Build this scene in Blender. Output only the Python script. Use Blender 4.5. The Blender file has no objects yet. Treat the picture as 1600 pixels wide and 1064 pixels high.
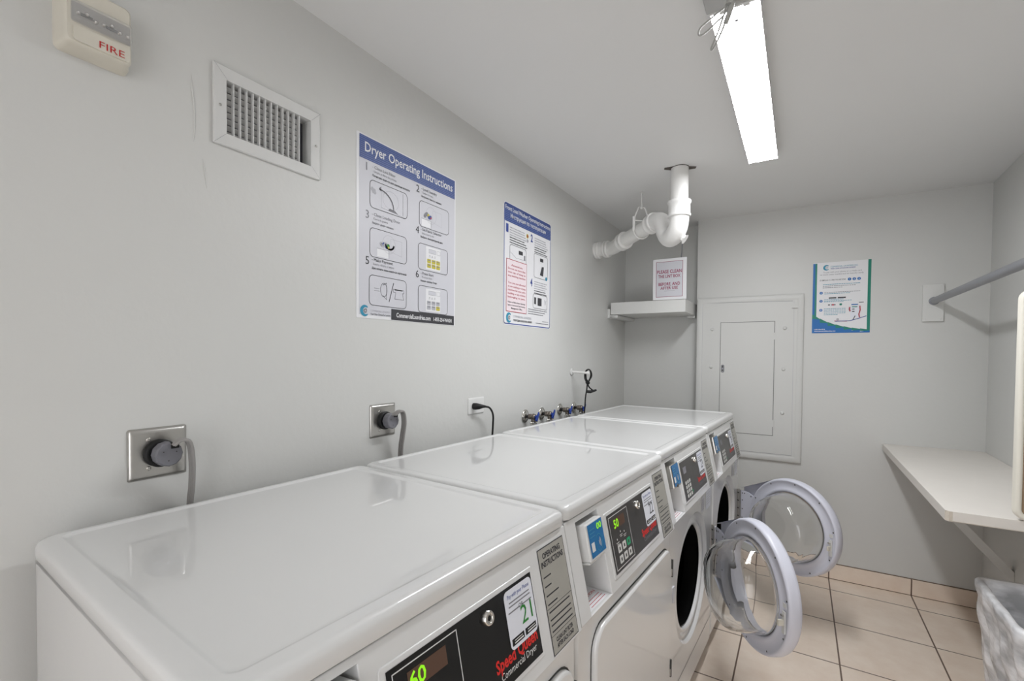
import bpy, bmesh, math, random
from mathutils import Vector, Matrix
random.seed(7)
S = bpy.context.scene
COL = S.collection

# ------------------------------------------------------------------ camera
YAW, PITCH, ROLL = map(math.radians, (31.7121, -1.2618, 0.4816))
F = Vector((-math.sin(YAW)*math.cos(PITCH), math.cos(YAW)*math.cos(PITCH), math.sin(PITCH)))
R0 = Vector((math.cos(YAW), math.sin(YAW), 0)); U0 = R0.cross(F)
R1 = R0*math.cos(ROLL)+U0*math.sin(ROLL); U1 = -R0*math.sin(ROLL)+U0*math.cos(ROLL)
cd = bpy.data.cameras.new('camera'); cam = bpy.data.objects.new('camera', cd); COL.objects.link(cam)
cam.matrix_world = Matrix(((R1.x, U1.x, -F.x, 1.1581), (R1.y, U1.y, -F.y, -.5358), (R1.z, U1.z, -F.z, 1.3561), (0, 0, 0, 1)))
cd.sensor_width = 36; cd.lens = 727.16/1600*36; cd.shift_y = 37.78/1600; cd.clip_start = .02
S.camera = cam
# ------------------------------------------------------------------ world, exposure
w = bpy.data.worlds.new('world'); S.world = w; w.use_nodes = True
w.node_tree.nodes['Background'].inputs[0].default_value = (.97, .97, 1, 1)
w.node_tree.nodes['Background'].inputs[1].default_value = 1.3  # ambient fill, enters through the doorway added in the front wall
S.view_settings.view_transform = 'Standard'; S.view_settings.look = 'None'
S.view_settings.gamma = 1; S.view_settings.use_curve_mapping = False
S.view_settings.exposure = 1.36
LIGHT_MAIN, LIGHT_FILL = 20.0, 1.5

# ------------------------------------------------------------------ materials
def lin(c):
    return tuple(((v/255)/12.92 if v/255 <= .04045 else ((v/255+.055)/1.055)**2.4) for v in c)+(1,)
MATS = {}
def mat(name, rgb, rough=.5, metal=0, bump=0, bscale=60, var=0, vscale=3, coat=0, emit=0, trans=0, ior=1.45, alpha=1, spec=.5, det=4):
    m = bpy.data.materials.new(name); m.use_nodes = True; nt = m.node_tree; b = nt.nodes['Principled BSDF']
    col = lin(rgb)
    b.inputs['Base Color'].default_value = col; b.inputs['Roughness'].default_value = rough
    b.inputs['Metallic'].default_value = metal; b.inputs['Coat Weight'].default_value = coat
    b.inputs['Coat Roughness'].default_value = .03
    b.inputs['Transmission Weight'].default_value = trans; b.inputs['IOR'].default_value = ior
    b.inputs['Alpha'].default_value = alpha; b.inputs['Specular IOR Level'].default_value = spec
    if emit:
        b.inputs['Emission Color'].default_value = col; b.inputs['Emission Strength'].default_value = emit
    tc = nt.nodes.new('ShaderNodeTexCoord')
    if var:
        n = nt.nodes.new('ShaderNodeTexNoise'); n.inputs['Scale'].default_value = vscale; n.inputs['Detail'].default_value = det
        nt.links.new(tc.outputs['Object'], n.inputs['Vector'])
        mr = nt.nodes.new('ShaderNodeMapRange'); mr.inputs[1].default_value = .3; mr.inputs[2].default_value = .7
        mr.inputs[3].default_value = 1-var; mr.inputs[4].default_value = 1+var
        nt.links.new(n.outputs['Fac'], mr.inputs[0])
        mx = nt.nodes.new('ShaderNodeVectorMath'); mx.operation = 'SCALE'; mx.inputs[0].default_value = col[:3]
        nt.links.new(mr.outputs[0], mx.inputs['Scale']); nt.links.new(mx.outputs[0], b.inputs['Base Color'])
    if bump:
        n2 = nt.nodes.new('ShaderNodeTexNoise'); n2.inputs['Scale'].default_value = bscale; n2.inputs['Detail'].default_value = 5
        nt.links.new(tc.outputs['Object'], n2.inputs['Vector'])
        bp = nt.nodes.new('ShaderNodeBump'); bp.inputs['Strength'].default_value = bump; bp.inputs['Distance'].default_value = .004
        nt.links.new(n2.outputs['Fac'], bp.inputs['Height']); nt.links.new(bp.outputs[0], b.inputs['Normal'])
    MATS[name] = m
    return m

def tile_mat(name, vertical=False):
    m = mat(name, (203, 184, 166), rough=.38, bump=.05, bscale=30); nt = m.node_tree; b = nt.nodes['Principled BSDF']
    tc = nt.nodes.new('ShaderNodeTexCoord'); sep = nt.nodes.new('ShaderNodeSeparateXYZ')
    nt.links.new(tc.outputs['Object'], sep.inputs[0])
    s = .3901; half = .0032
    def line(sock, off):
        a = nt.nodes.new('ShaderNodeMath'); a.operation = 'SUBTRACT'; a.inputs[1].default_value = off-.5*s-10*s
        nt.links.new(sock, a.inputs[0])
        d = nt.nodes.new('ShaderNodeMath'); d.operation = 'MODULO'; d.inputs[1].default_value = s; nt.links.new(a.outputs[0], d.inputs[0])
        e = nt.nodes.new('ShaderNodeMath'); e.operation = 'SUBTRACT'; e.inputs[1].default_value = .5*s; nt.links.new(d.outputs[0], e.inputs[0])
        f = nt.nodes.new('ShaderNodeMath'); f.operation = 'ABSOLUTE'; nt.links.new(e.outputs[0], f.inputs[0])
        g = nt.nodes.new('ShaderNodeMath'); g.operation = 'LESS_THAN'; g.inputs[1].default_value = half; nt.links.new(f.outputs[0], g.inputs[0])
        return g.outputs[0]
    lx = line(sep.outputs['X'], 1.334)
    if vertical:
        fac = lx
    else:
        mx = nt.nodes.new('ShaderNodeMath'); mx.operation = 'MAXIMUM'
        nt.links.new(lx, mx.inputs[0]); nt.links.new(line(sep.outputs['Y'], 2.731), mx.inputs[1]); fac = mx.outputs[0]
    n = nt.nodes.new('ShaderNodeTexNoise'); n.inputs['Scale'].default_value = 7; n.inputs['Detail'].default_value = 8; n.inputs['Roughness'].default_value = .65
    nt.links.new(tc.outputs['Object'], n.inputs['Vector'])
    cr = nt.nodes.new('ShaderNodeValToRGB'); cr.color_ramp.elements[0].position = .32; cr.color_ramp.elements[1].position = .7
    cr.color_ramp.elements[0].color = lin((232, 214, 197)); cr.color_ramp.elements[1].color = lin((243, 229, 214))
    nt.links.new(n.outputs['Fac'], cr.inputs[0])
    mix = nt.nodes.new('ShaderNodeMix'); mix.data_type = 'RGBA'; nt.links.new(fac, mix.inputs['Factor'])
    nt.links.new(cr.outputs[0], mix.inputs['A']); mix.inputs['B'].default_value = lin((112, 92, 78))
    nt.links.new(mix.outputs['Result'], b.inputs['Base Color'])
    return m

WALL = mat('wall_paint', (210, 210, 207), rough=.42, bump=.16, bscale=45, var=.012, vscale=2)
CEIL = mat('ceiling_paint', (228, 228, 227), rough=.6, bump=.08, bscale=25, var=.01, vscale=1.5)
FLOOR = tile_mat('floor_tile'); BASE = tile_mat('base_tile', True)
GROUT = mat('grout', (120, 100, 84), rough=.9)
ENAMEL = mat('white_enamel', (222, 222, 221), rough=.3, coat=.9)
PLAST = mat('white_plastic', (222, 222, 220), rough=.35)
DOORP = mat('door_plastic', (212, 213, 224), rough=.32)
SEAM = mat('dark_seam', (70, 70, 68), rough=.8)
BLACK = mat('black_gloss', (10, 10, 11), rough=.15)
RUBBER = mat('black_rubber', (16, 16, 17), rough=.5)
GASKET = mat('grey_gasket', (120, 122, 124), rough=.45)
DARKGREY = mat('charcoal_panel', (62, 61, 60), rough=.3)
DRUM = mat('dark_drum', (3, 3, 3), rough=.8, spec=.1)
STEEL = mat('brushed_steel', (186, 184, 180), rough=.3, metal=.95, bump=.03, bscale=200)
CHROME = mat('chrome', (215, 213, 208), rough=.15, metal=1)
BRASS = mat('aged_brass', (122, 115, 108), rough=.35, metal=.85)
GALV = mat('galvanised_steel', (150, 151, 156), rough=.4, metal=.7)
GREYP = mat('grey_plug_plastic', (118, 118, 124), rough=.45)
CORDG = mat('grey_cord', (150, 147, 144), rough=.5)
BLUEH = mat('blue_valve_handle', (28, 62, 150), rough=.35)
CREAM = mat('cream_plastic', (214, 209, 196), rough=.4, var=.03, vscale=20)
RED = mat('red_ink', (190, 30, 35), rough=.6)
WHITEP = mat('white_paint_metal', (214, 214, 212), rough=.4)
SHELFW = mat('shelf_white', (219, 219, 216), rough=.45, bump=.05)
PIPEW = mat('painted_pipe_white', (231, 230, 227), rough=.3, bump=.12, bscale=60)
RUST = mat('rust_stain', (170, 140, 110), rough=.7)
PAPER = mat('paper', (232, 232, 234), rough=.35)
PAPERG = mat('paper_grey', (208, 208, 214), rough=.4)
NAVY = mat('poster_band', (62, 80, 138), rough=.35); NAVYL = mat('poster_band_line', (104, 124, 178), rough=.35)
INK = mat('ink_dark', (62, 62, 66), rough=.5); INKM = mat('ink_mid', (132, 132, 138), rough=.5); INKL = mat('ink_light', (180, 180, 186), rough=.5)
BLUEI = mat('ink_blue', (58, 78, 150), rough=.5)
TEAL = mat('ink_teal', (52, 142, 172), rough=.5)
YEL = mat('ink_yellow', (196, 184, 60), rough=.5)
PINK = mat('paper_pink', (236, 222, 226), rough=.5); REDI = mat('ink_red_soft', (178, 64, 78), rough=.5)
PBLUE = mat('poster_blue', (20, 104, 176), rough=.35); PGREEN = mat('poster_green', (20, 128, 108), rough=.35)
MAROON = mat('ink_maroon', (150, 48, 84), rough=.5)
SILVER = mat('label_silver', (176, 174, 166), rough=.35, metal=.25)
SCRBLUE = mat('screen_blue', (36, 112, 168), rough=.25)
LEDG = mat('led_green', (150, 235, 30), rough=.4, emit=.15)
LEDOFF = mat('led_unlit', (92, 66, 52), rough=.3)
GREENI = mat('ink_green', (40, 130, 50), rough=.5); REDLOGO = mat('ink_red', (216, 34, 28), rough=.4)
KEYW = mat('key_white', (206, 206, 202), rough=.5); KEYG = mat('key_green', (40, 160, 110), rough=.5)
STICK = mat('sticker_white', (228, 230, 238), rough=.35)
WHITEI = mat('ink_white', (222, 222, 220), rough=.4)
COUNTER = mat('counter_laminate', (224, 219, 212), rough=.45, var=.012, vscale=12)
CHIPB = mat('particle_board', (208, 199, 186), rough=.8, var=.08, vscale=60)
BROWN = mat('brown_board', (156, 132, 106), rough=.6, var=.05, vscale=8)
FRAMEW = mat('cream_frame', (232, 228, 216), rough=.35)
BINM = mat('bin_grey', (112, 114, 116), rough=.5)
LENSP = mat('strobe_lens', (205, 205, 205), rough=.12, trans=.0, alpha=.35, coat=1)
DIFF = mat('light_diffuser', (250, 252, 255), rough=.5, emit=LIGHT_MAIN)
DIFF_FILL = mat('fill_diffuser_rear', (255, 255, 255), rough=.5, emit=LIGHT_FILL)  # emission of the added fill strip behind the camera
def glass_mat():
    m = bpy.data.materials.new('clear_glass'); m.use_nodes = True; b = m.node_tree.nodes['Principled BSDF']
    b.inputs['Base Color'].default_value = (.97, .98, .98, 1); b.inputs['Roughness'].default_value = .02
    b.inputs['Transmission Weight'].default_value = 1; b.inputs['IOR'].default_value = 1.47
    return m
GLASS = glass_mat()
def film_mat():
    m = bpy.data.materials.new('clear_liner_film'); m.use_nodes = True; nt = m.node_tree; b = nt.nodes['Principled BSDF']
    b.inputs['Base Color'].default_value = (.95, .95, .97, 1); b.inputs['Roughness'].default_value = .22
    tc = nt.nodes.new('ShaderNodeTexCoord'); n = nt.nodes.new('ShaderNodeTexNoise'); n.inputs['Scale'].default_value = 9; n.inputs['Detail'].default_value = 4
    mp = nt.nodes.new('ShaderNodeMapping'); mp.inputs['Scale'].default_value = (1, 1, 2.5); mp.inputs['Rotation'].default_value = (.5, .6, 0)
    nt.links.new(tc.outputs['Object'], mp.inputs[0]); nt.links.new(mp.outputs[0], n.inputs['Vector'])
    mr = nt.nodes.new('ShaderNodeMapRange'); mr.inputs[1].default_value = .35; mr.inputs[2].default_value = .65; mr.inputs[3].default_value = .45; mr.inputs[4].default_value = .95
    nt.links.new(n.outputs['Fac'], mr.inputs[0]); nt.links.new(mr.outputs[0], b.inputs['Alpha'])
    bp = nt.nodes.new('ShaderNodeBump'); bp.inputs['Strength'].default_value = .6; bp.inputs['Distance'].default_value = .01
    nt.links.new(n.outputs['Fac'], bp.inputs['Height']); nt.links.new(bp.outputs[0], b.inputs['Normal'])
    return m
FILM = film_mat()

# ------------------------------------------------------------------ mesh builder
_txt = {}
def text_geo(s, bold):
    k = (s, bold)
    if k not in _txt:
        c = bpy.data.curves.new('t', 'FONT'); c.body = s; c.offset = bold; c.resolution_u = 2
        o = bpy.data.objects.new('t', c); COL.objects.link(o)
        dg = bpy.context.evaluated_depsgraph_get(); me = bpy.data.meshes.new_from_object(o.evaluated_get(dg))
        vs = [v.co.copy() for v in me.vertices]; fs = [tuple(p.vertices) for p in me.polygons]
        bpy.data.objects.remove(o); bpy.data.curves.remove(c); bpy.data.meshes.remove(me)
        _txt[k] = (vs, fs)
    return _txt[k]

class MB:
    def __init__(s): s.v = []; s.f = []; s.m = []; s.sm = []; s.mats = []
    def mi(s, m):
        if m not in s.mats: s.mats.append(m)
        return s.mats.index(m)
    def add(s, vs, fs, m, M=None, smooth=False):
        b = len(s.v); k = s.mi(m)
        s.v += [(M @ Vector(v)) if M is not None else Vector(v) for v in vs]
        for f in fs: s.f.append([b+i for i in f]); s.m.append(k); s.sm.append(smooth)
        return s
    def box(s, a, b, m, M=None):
        x0, y0, z0 = a; x1, y1, z1 = b
        vs = [(x0,y0,z0),(x1,y0,z0),(x1,y1,z0),(x0,y1,z0),(x0,y0,z1),(x1,y0,z1),(x1,y1,z1),(x0,y1,z1)]
        return s.add(vs, [(0,3,2,1),(4,5,6,7),(0,1,5,4),(1,2,6,5),(2,3,7,6),(3,0,4,7)], m, M)
    def prism(s, pts, z0, z1, m, M=None, smooth=False):      # pts ccw in xy
        n = len(pts)
        vs = [(p[0],p[1],z0) for p in pts]+[(p[0],p[1],z1) for p in pts]
        s.add(vs, [tuple(range(n))[::-1], tuple(range(n, 2*n))], m, M)
        return s.add(vs, [(i,(i+1)%n,n+(i+1)%n,n+i) for i in range(n)], m, M, smooth)
    def loft(s, rings, m, M=None, smooth=True, cap0=True, cap1=True, closed=True):
        n = len(rings[0]); vs = [p for r in rings for p in r]; fs = []
        for k in range(len(rings)-1):
            for i in range(n if closed else n-1):
                j = (i+1) % n; fs.append((k*n+i, k*n+j, (k+1)*n+j, (k+1)*n+i))
        s.add(vs, fs, m, M, smooth)
        if cap0: s.add(rings[0], [tuple(range(n))[::-1]], m, M)
        if cap1: s.add(rings[-1], [tuple(range(n))], m, M)
        return s
    def lathe(s, prof, m, M=None, n=32, cap0=True, cap1=True, smooth=True):   # prof [(r,z)] about z
        rings = [[(r*math.cos(2*math.pi*i/n), r*math.sin(2*math.pi*i/n), z) for i in range(n)] for r, z in prof]
        return s.loft(rings, m, M, smooth, cap0, cap1)
    def tube(s, pts, r, m, n=12, M=None, ry=None, cap=True):
        pts = [Vector(p) for p in pts]; rings = []; prev = None
        for i, p in enumerate(pts):
            t = (pts[min(i+1, len(pts)-1)]-pts[max(i-1, 0)]).normalized()
            if prev is None:
                a = Vector((0, 0, 1)) if abs(t.z) < .9 else Vector((1, 0, 0)); u = t.cross(a).normalized()
            else: u = (prev-t*prev.dot(t)).normalized()
            prev = u; v = t.cross(u)
            rr = r[i] if isinstance(r, (list, tuple)) else r; r2 = ry if ry else rr
            rings.append([p+u*rr*math.cos(2*math.pi*k/n)+v*r2*math.sin(2*math.pi*k/n) for k in range(n)])
        return s.loft(rings, m, M, True, cap, cap)
    def text(s, t, u, v, m, M, h=None, w=None, bold=.0, align='l', z=.0006):
        vs, fs = text_geo(t, bold)
        if not vs: return s
        x0 = min(p.x for p in vs); x1 = max(p.x for p in vs); y0 = 0; y1 = .69
        sy = (h/.69) if h else w/(x1-x0); sx = (w/(x1-x0)) if w else sy
        off = {'l': 0, 'c': .5, 'r': 1}[align]*(x1-x0)*sx
        return s.add([(u+(p.x-x0)*sx-off, v+p.y*sy, z) for p in vs], fs, m, M)
    def rect(s, a, b, c, d, m, M, z=.0003):
        return s.add([(a,b,z),(c,b,z),(c,d,z),(a,d,z)], [(0,1,2,3)], m, M)
    def poly(s, pts, m, M, z=.0003):
        return s.add([(p[0],p[1],z) for p in pts], [tuple(range(len(pts)))], m, M)
    def disc(s, u, v, r, m, M, z=.0003, n=20, ry=None):
        return s.poly([(u+r*math.cos(2*math.pi*i/n), v+(ry or r)*math.sin(2*math.pi*i/n)) for i in range(n)], m, M, z)
    def stroke(s, pts, wd, m, M, z=.0003, closed=False):
        n = len(pts)
        for i in range(n if closed else n-1):
            a = Vector(pts[i]); b = Vector(pts[(i+1) % n]); d = (b-a)
            if d.length < 1e-9: continue
            d.normalize(); p = Vector((-d.y, d.x))*wd/2; e = d*wd*.3
            s.add([(*(a-e-p), z), (*(b+e-p), z), (*(b+e+p), z), (*(a-e+p), z)], [(0,1,2,3)], m, M)
        return s
    def build(s, name, parent=None, bevel=0, wn=False, seg=2, loc=None, rotz=0, mat4=None, label=None, angle=35):
        me = bpy.data.meshes.new(name); me.from_pydata([tuple(v) for v in s.v], [], s.f)
        for m in s.mats: me.materials.append(m)
        me.polygons.foreach_set('material_index', s.m); me.polygons.foreach_set('use_smooth', s.sm)
        me.update()
        o = bpy.data.objects.new(name, me); COL.objects.link(o)
        if bevel:
            bm = bmesh.new(); bm.from_mesh(me); bmesh.ops.remove_doubles(bm, verts=bm.verts, dist=1e-5); bm.to_mesh(me); bm.free()
            md = o.modifiers.new('bevel', 'BEVEL'); md.width = bevel; md.segments = seg; md.limit_method = 'ANGLE'; md.angle_limit = math.radians(angle)
            md.use_clamp_overlap = True
            for p in me.polygons: p.use_smooth = True
            wn = o.modifiers.new('wn', 'WEIGHTED_NORMAL'); wn.keep_sharp = True
        if wn: o.modifiers.new('wn', 'WEIGHTED_NORMAL')
        if parent: o.parent = parent
        if loc: o.location = loc
        if rotz: o.rotation_euler.z = rotz
        if mat4 is not None: o.matrix_local = mat4
        if label: o['label'] = label
        return o

def rr(x0, y0, x1, y1, r, z=None, k=5):       # rounded rectangle, ccw
    r = min(r, (x1-x0)/2-1e-5, (y1-y0)/2-1e-5); out = []
    for cx, cy, a0 in ((x1-r, y0+r, -90), (x1-r, y1-r, 0), (x0+r, y1-r, 90), (x0+r, y0+r, 180)):
        for i in range(k+1):
            a = math.radians(a0+90*i/k); p = (cx+r*math.cos(a), cy+r*math.sin(a))
            out.append(p if z is None else (*p, z))
    return out
def frame(o, u, v):
    u = Vector(u).normalized(); v = Vector(v).normalized(); n = u.cross(v)
    return Matrix(((u.x, v.x, n.x, o[0]), (u.y, v.y, n.y, o[1]), (u.z, v.z, n.z, o[2]), (0, 0, 0, 1)))
def spline(pts, n=8):
    P = [Vector(p) for p in pts]; P = [P[0]*2-P[1]]+P+[P[-1]*2-P[-2]]; out = []
    for i in range(1, len(P)-2):
        for k in range(n):
            t = k/n; a, b, c, d = P[i-1:i+3]
            out.append(.5*((2*b)+(c-a)*t+(2*a-5*b+4*c-d)*t*t+(3*b-a-3*c+d)*t**3))
    out.append(P[-2]); return out
def thing(name, label, cat, loc=(0, 0, 0), rotz=0, group=None):
    o = bpy.data.objects.new(name, None); COL.objects.link(o); o.location = loc; o.rotation_euler.z = rotz
    o.empty_display_size = .05
    return tag(o, label, cat, group)
def tag(o, label, cat, group=None):
    o['label'] = label; o['category'] = cat
    if group: o['group'] = group
    return o
def struct(o): o['kind'] = 'structure'; return o

# ------------------------------------------------------------------ room shell
H = 2.2884; MB_ = .0196; MR = .0266; FY = -1.95
def yb(x): return 2.8986+MB_*(x-1.2)
def ya(x): return 3.004+MB_*(x-.3)
def xr(y): return 2.0142+MR*(y-2.8986)
XA = .5457; T = .12
def vquad(mb, pts, m): mb.add(pts, [tuple(range(len(pts)))], m)
def wallprism(name, pts, z0=0, z1=H, m=WALL):
    return struct(MB().prism(pts, z0, z1, m).build(name))
wallprism('floor', [(-T, FY-T), (xr(FY)+T, FY-T), (xr(3.2)+T, 3.3), (-T, 3.3)], -.1, 0, FLOOR)
wallprism('ceiling', [(-T, FY-T), (xr(FY)+T, FY-T), (xr(3.2)+T, 3.3), (-T, 3.3)], H, H+.1, CEIL)
# left wall with the duct opening
V0, V1, VZ0, VZ1 = .042, .275, 1.862, 1.998
mb = MB()
for (y0, y1, z0, z1) in ((FY-T, V0, 0, H), (V1, 3.2, 0, H), (V0, V1, 0, VZ0), (V0, V1, VZ1, H)):
    mb.box((-T, y0, z0), (0, y1, z1), WALL)
for pts in ([(0, -.024, 1.972), (0, -.022, 1.938), (0, -.018, 1.904), (0, -.018, 1.86), (0, -.019, 1.824)], [(0, -.001, 1.793), (0, .002, 1.77), (0, .007, 1.728)]):
    mb.tube(pts, [.0004]+[.0022]*(len(pts)-2)+[.0004], WALL, 6)
struct(mb.build('wall_left'))
wallprism('wall_right', [(xr(FY-T), FY-T), (xr(FY-T)+T, FY-T), (xr(3.2)+T, 3.2), (xr(3.2), 3.2)])
wallprism('wall_back', [(XA, yb(XA)), (xr(yb(2)), yb(2)), (xr(3.3), 3.3), (XA, 3.3)])
wallprism('wall_alcove', [(-.01, ya(0)), (XA+.01, ya(XA)), (XA+.01, 3.3), (-.01, 3.3)])
mb = MB()
mb.box((-T, FY-T, 0), (.75, FY, H), WALL); mb.box((1.80, FY-T, 0), (xr(FY)+T, FY, H), WALL); mb.box((.75, FY-T, 2.08), (1.80, FY, H), WALL)  # unseen wall; its doorway is added to let in fill light
struct(mb.build('wall_front'))
mb = MB(); mb.box((.70, FY, 0), (.75, FY+.015, 2.13), WHITEP); mb.box((1.80, FY, 0), (1.85, FY+.015, 2.13), WHITEP); mb.box((.75, FY, 2.08), (1.80, FY+.015, 2.13), WHITEP)  # casing round the added fill-light doorway
struct(mb.build('trim_2'))
# tiled skirting
mb = MB(); x1 = xr(2.88)
mb.prism([(XA+.01, yb(XA)-.011), (x1-.001, yb(x1)-.011), (x1-.001, yb(x1)-.0005), (XA+.01, yb(XA)-.0005)], .003, .092, BASE)
struct(mb.build('baseboard_back', bevel=.003))
mb = MB(); mb.prism([(XA+.01, yb(XA)-.009), (x1-.001, yb(x1)-.009), (x1-.001, yb(x1)-.0005), (XA+.01, yb(XA)-.0005)], .0, .0035, GROUT)
mb.prism([(XA+.01, yb(XA)-.004), (x1-.001, yb(x1)-.004), (x1-.001, yb(x1)-.0005), (XA+.01, yb(XA)-.0005)], .09, .096, GROUT)
struct(mb.build('trim_1'))
mb = MB(); mb.prism([(xr(-1.9)-.011, -1.9), (xr(-1.9)-.0005, -1.9), (xr(2.89)-.0005, 2.89), (xr(2.89)-.011, 2.89)], .003, .092, BASE)
struct(mb.build('baseboard_right', bevel=.003))

# ------------------------------------------------------------------ machines
A_ROW = math.atan(.0535); CA, SA = math.cos(A_ROW), math.sin(A_ROW)
OX, OY = .032, -.294
def row(y, dx): return (OX+SA*y+CA*dx, OY+CA*y-SA*dx, 0)
W_ = .684; HT = 1.03
FT = Vector((.672, 0, .995)); FB = Vector((.718, 0, .785)); FV = (FT-FB).normalized(); FN = Vector((FV.z, 0, -FV.x))
FACE = frame(FB, (0, 1, 0), FV)       # u along the row, v up the console, n outwards
FL = (FT-FB).length

def lid(parent):
    mb = MB(); rings = []
    for ins, z, r in ((.004, .998, .018), (0, 1.000, .02), (0, 1.017, .02), (.0012, 1.0225, .02), (.0045, 1.0268, .02), (.009, 1.0292, .02), (.014, 1.030, .02), (.029, 1.030, .02), (.032, 1.0294, .018), (.036, 1.0272, .016), (.040, 1.0262, .014), (.044, 1.026, .012)):
        rings.append(rr(ins*.55, ins, .676-ins, W_-ins, r, z, 6))
    mb.loft(rings, ENAMEL, None, True, True, False); n0 = len(rings[-1]); mb.add(rings[-1], [tuple(range(n0))], ENAMEL, None, True)
    return mb.build('lid', parent, wn=True)

def console(parent, num, kind, led):
    mb = MB(); us = [0, .048, .163, W_-.001]; vs = [0, .004, .203, FL]
    bk = .60
    def P(u, v): return FACE @ Vector((u, v, 0))
    for i in range(3):
        for j in range(3):
            if i == 1 and j == 1: continue
            mb.add([P(us[i], vs[j]), P(us[i+1], vs[j]), P(us[i+1], vs[j+1]), P(us[i], vs[j+1])], [(0,1,2,3)], ENAMEL)
    # top, bottom, sides, back
    a, b = P(0, FL), P(W_-.001, FL); c, d = P(0, 0), P(W_-.001, 0)
    bl, br = Vector((bk, 0, FL*FV.z+FB.z)), Vector((bk, W_-.001, a.z)); cl, cr = Vector((bk, 0, c.z)), Vector((bk, W_-.001, c.z))
    tops = [P(u, FL) for u in us]; bots = [P(u, 0) for u in us]
    mb.add(tops+[br, bl], [tuple(range(6))], ENAMEL); mb.add(bots+[cr, cl], [tuple(range(6))[::-1]], ENAMEL)
    mb.add([P(0, v) for v in vs]+[bl, cl], [tuple(range(6))], ENAMEL); mb.add([P(us[3], v) for v in vs]+[br, cr], [tuple(range(6))[::-1]], ENAMEL)
    mb.add([bl, br, cr, cl], [(0,1,2,3)], ENAMEL)
    # niche interior
    u0, u1, v0, v1 = us[1], us[2], vs[1], vs[2]
    q = [P(u0, v0), P(u1, v0), P(u1, v1), P(u0, v1)]; dep = .085
    k = [Vector((FACE @ Vector((0, v0, 0))).to_tuple())]
    r_ = [Vector((.634, u0, q[0].z)), Vector((.634, u1, q[0].z)), Vector((.606, u1, q[2].z)), Vector((.606, u0, q[2].z))]
    mb.add(q+r_, [(0,1,5,4), (1,2,6,5), (2,3,7,6), (3,0,4,7), (4,5,6,7)], ENAMEL)
    # raised frame round the control panel
    mb.prism(rr(.188, .024, .542, .183, .006), -.002, .0018, ENAMEL, FACE)
    o = mb.build('console', parent, bevel=.0045, seg=3, angle=25)
    # niche contents: printed sheet and coin path
    mb = MB(); bz = q[0].z+.0008
    NB = frame((.712, u0, bz), (0, 1, 0), (-1, 0, 0))
    mb.rect(.003, .002, .112, .075, PAPER, NB, .0002)
    mb.poly([(.012, .03), (.028, .03), (.02, .046)], RED, NB, .0006)
    mb.text('CAUTION', .032, .034, RED, NB, h=.008, w=.07, z=.0006)
    for i in range(3): mb.stroke([(.02+i*.004, .024-i*.008), (.10, .024-i*.008)], .0016, REDI, NB, .0006)
    mb.box((.612, u0+.030, bz), (.640, u0+.052, .88), WHITEP); mb.box((.608, u0+.002, bz), (.66, u0+.004, .90), WHITEP)
    mb.box((.630, u0+.054, .83), (.634, u1, .8315), SEAM)
    mb.build('coin_niche_sheet', parent)
    # card reader
    rdr = MB()
    RF = frame(FACE @ Vector((.070, .108, .010)), (0, 1, 0), FV)
    rdr.prism(rr(0, 0, .088, .082, .005), -.07, 0, PLAST if kind == 'dryer' else CHROME, RF)
    if kind == 'dryer': rdr.box((0, .0, -.068), (.088, -.006, -.004), PLAST, RF)
    ro = rdr.build('card_reader', parent, bevel=.003)
    d = MB(); z = .0008
    d.rect(.008, .006, .084, .079, SCRBLUE, RF, z)
    d.rect(.014, .018, .030, .038, WHITEI, RF, z+.0003)
    d.stroke([(.054+.016*math.cos(t/14*6.283), .030+.019*math.sin(t/14*6.283)) for t in range(14)], .0015, TEAL, RF, z+.0004, True)
    for rr_ in (.004, .008, .012): d.stroke([(.050+rr_*math.cos(a*.3-.75), .030+rr_*1.2*math.sin(a*.3-.75)) for a in range(6)], .0018, WHITEI, RF, z+.0005)
    if kind == 'dryer': d.text(led[0], .052, .059, LEDG, RF, h=.014, w=.026, bold=.02, z=z+.0005)
    else: d.rect(.030, .0, .045, .012, DARKGREY, RF, z+.0005)
    for t in range(3): d.stroke([(.014, .066-t*.008), (.040, .066-t*.008)], .0015, TEAL, RF, z+.0004)
    d.build('reader_screen', ro)
    # control panel
    pm = BLACK if num == '21' else DARKGREY
    PF = frame(FACE @ Vector((0, 0, .0022)), (0, 1, 0), FV)
    d = MB(); d.rect(.198, .033, .533, .175, pm, PF, .0002)
    lw = .0016
    if kind == 'dryer':
        d.stroke([(.207, .040), (.328, .040), (.328, .167), (.207, .167)], lw, WHITEI, PF, .0004, True)
        d.rect(.230, .132, .303, .158, LEDOFF, PF, .0005)
        d.text(led[1], .232, .135, LEDG, PF, h=.02, w=.03, bold=.02, z=.0008)
        for i, (a, b) in enumerate(((.235, .105), (.262, .118), (.285, .112))):
            d.rect(a, b, a+.004, b+.004, WHITEI, PF, .0005); d.stroke([(a-.006, b-.006), (a+.012, b-.006)], .0014, WHITEI, PF, .0005)
            d.stroke([(a-.003, b-.010), (a+.009, b-.010)], .0014, WHITEI, PF, .0005)
        for r in range(2):
            for c in range(3):
                km = KEYG if (r == 0 and c == 2) else KEYW
                a, b = .232+c*.030, .074-r*.026
                d.poly(rr(a, b, a+.023, b+.019, .003), km, PF, .0005); d.rect(a+.008, b+.005, a+.015, b+.013, pm, PF, .0007)
    else:
        d.rect(.228, .128, .268, .152, INKM, PF, .0005)
        for r in range(4):
            for c in range(3):
                a, b = .226+c*.026, .088-r*.016
                d.poly(rr(a, b, a+.019, b+.012, .003), KEYW, PF, .0005)
        d.rect(.302, .046, .310, .056, KEYG, PF, .0005)
        d.stroke([(.333, .040), (.333, .168)], .0008, INKM, PF, .0004)
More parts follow.
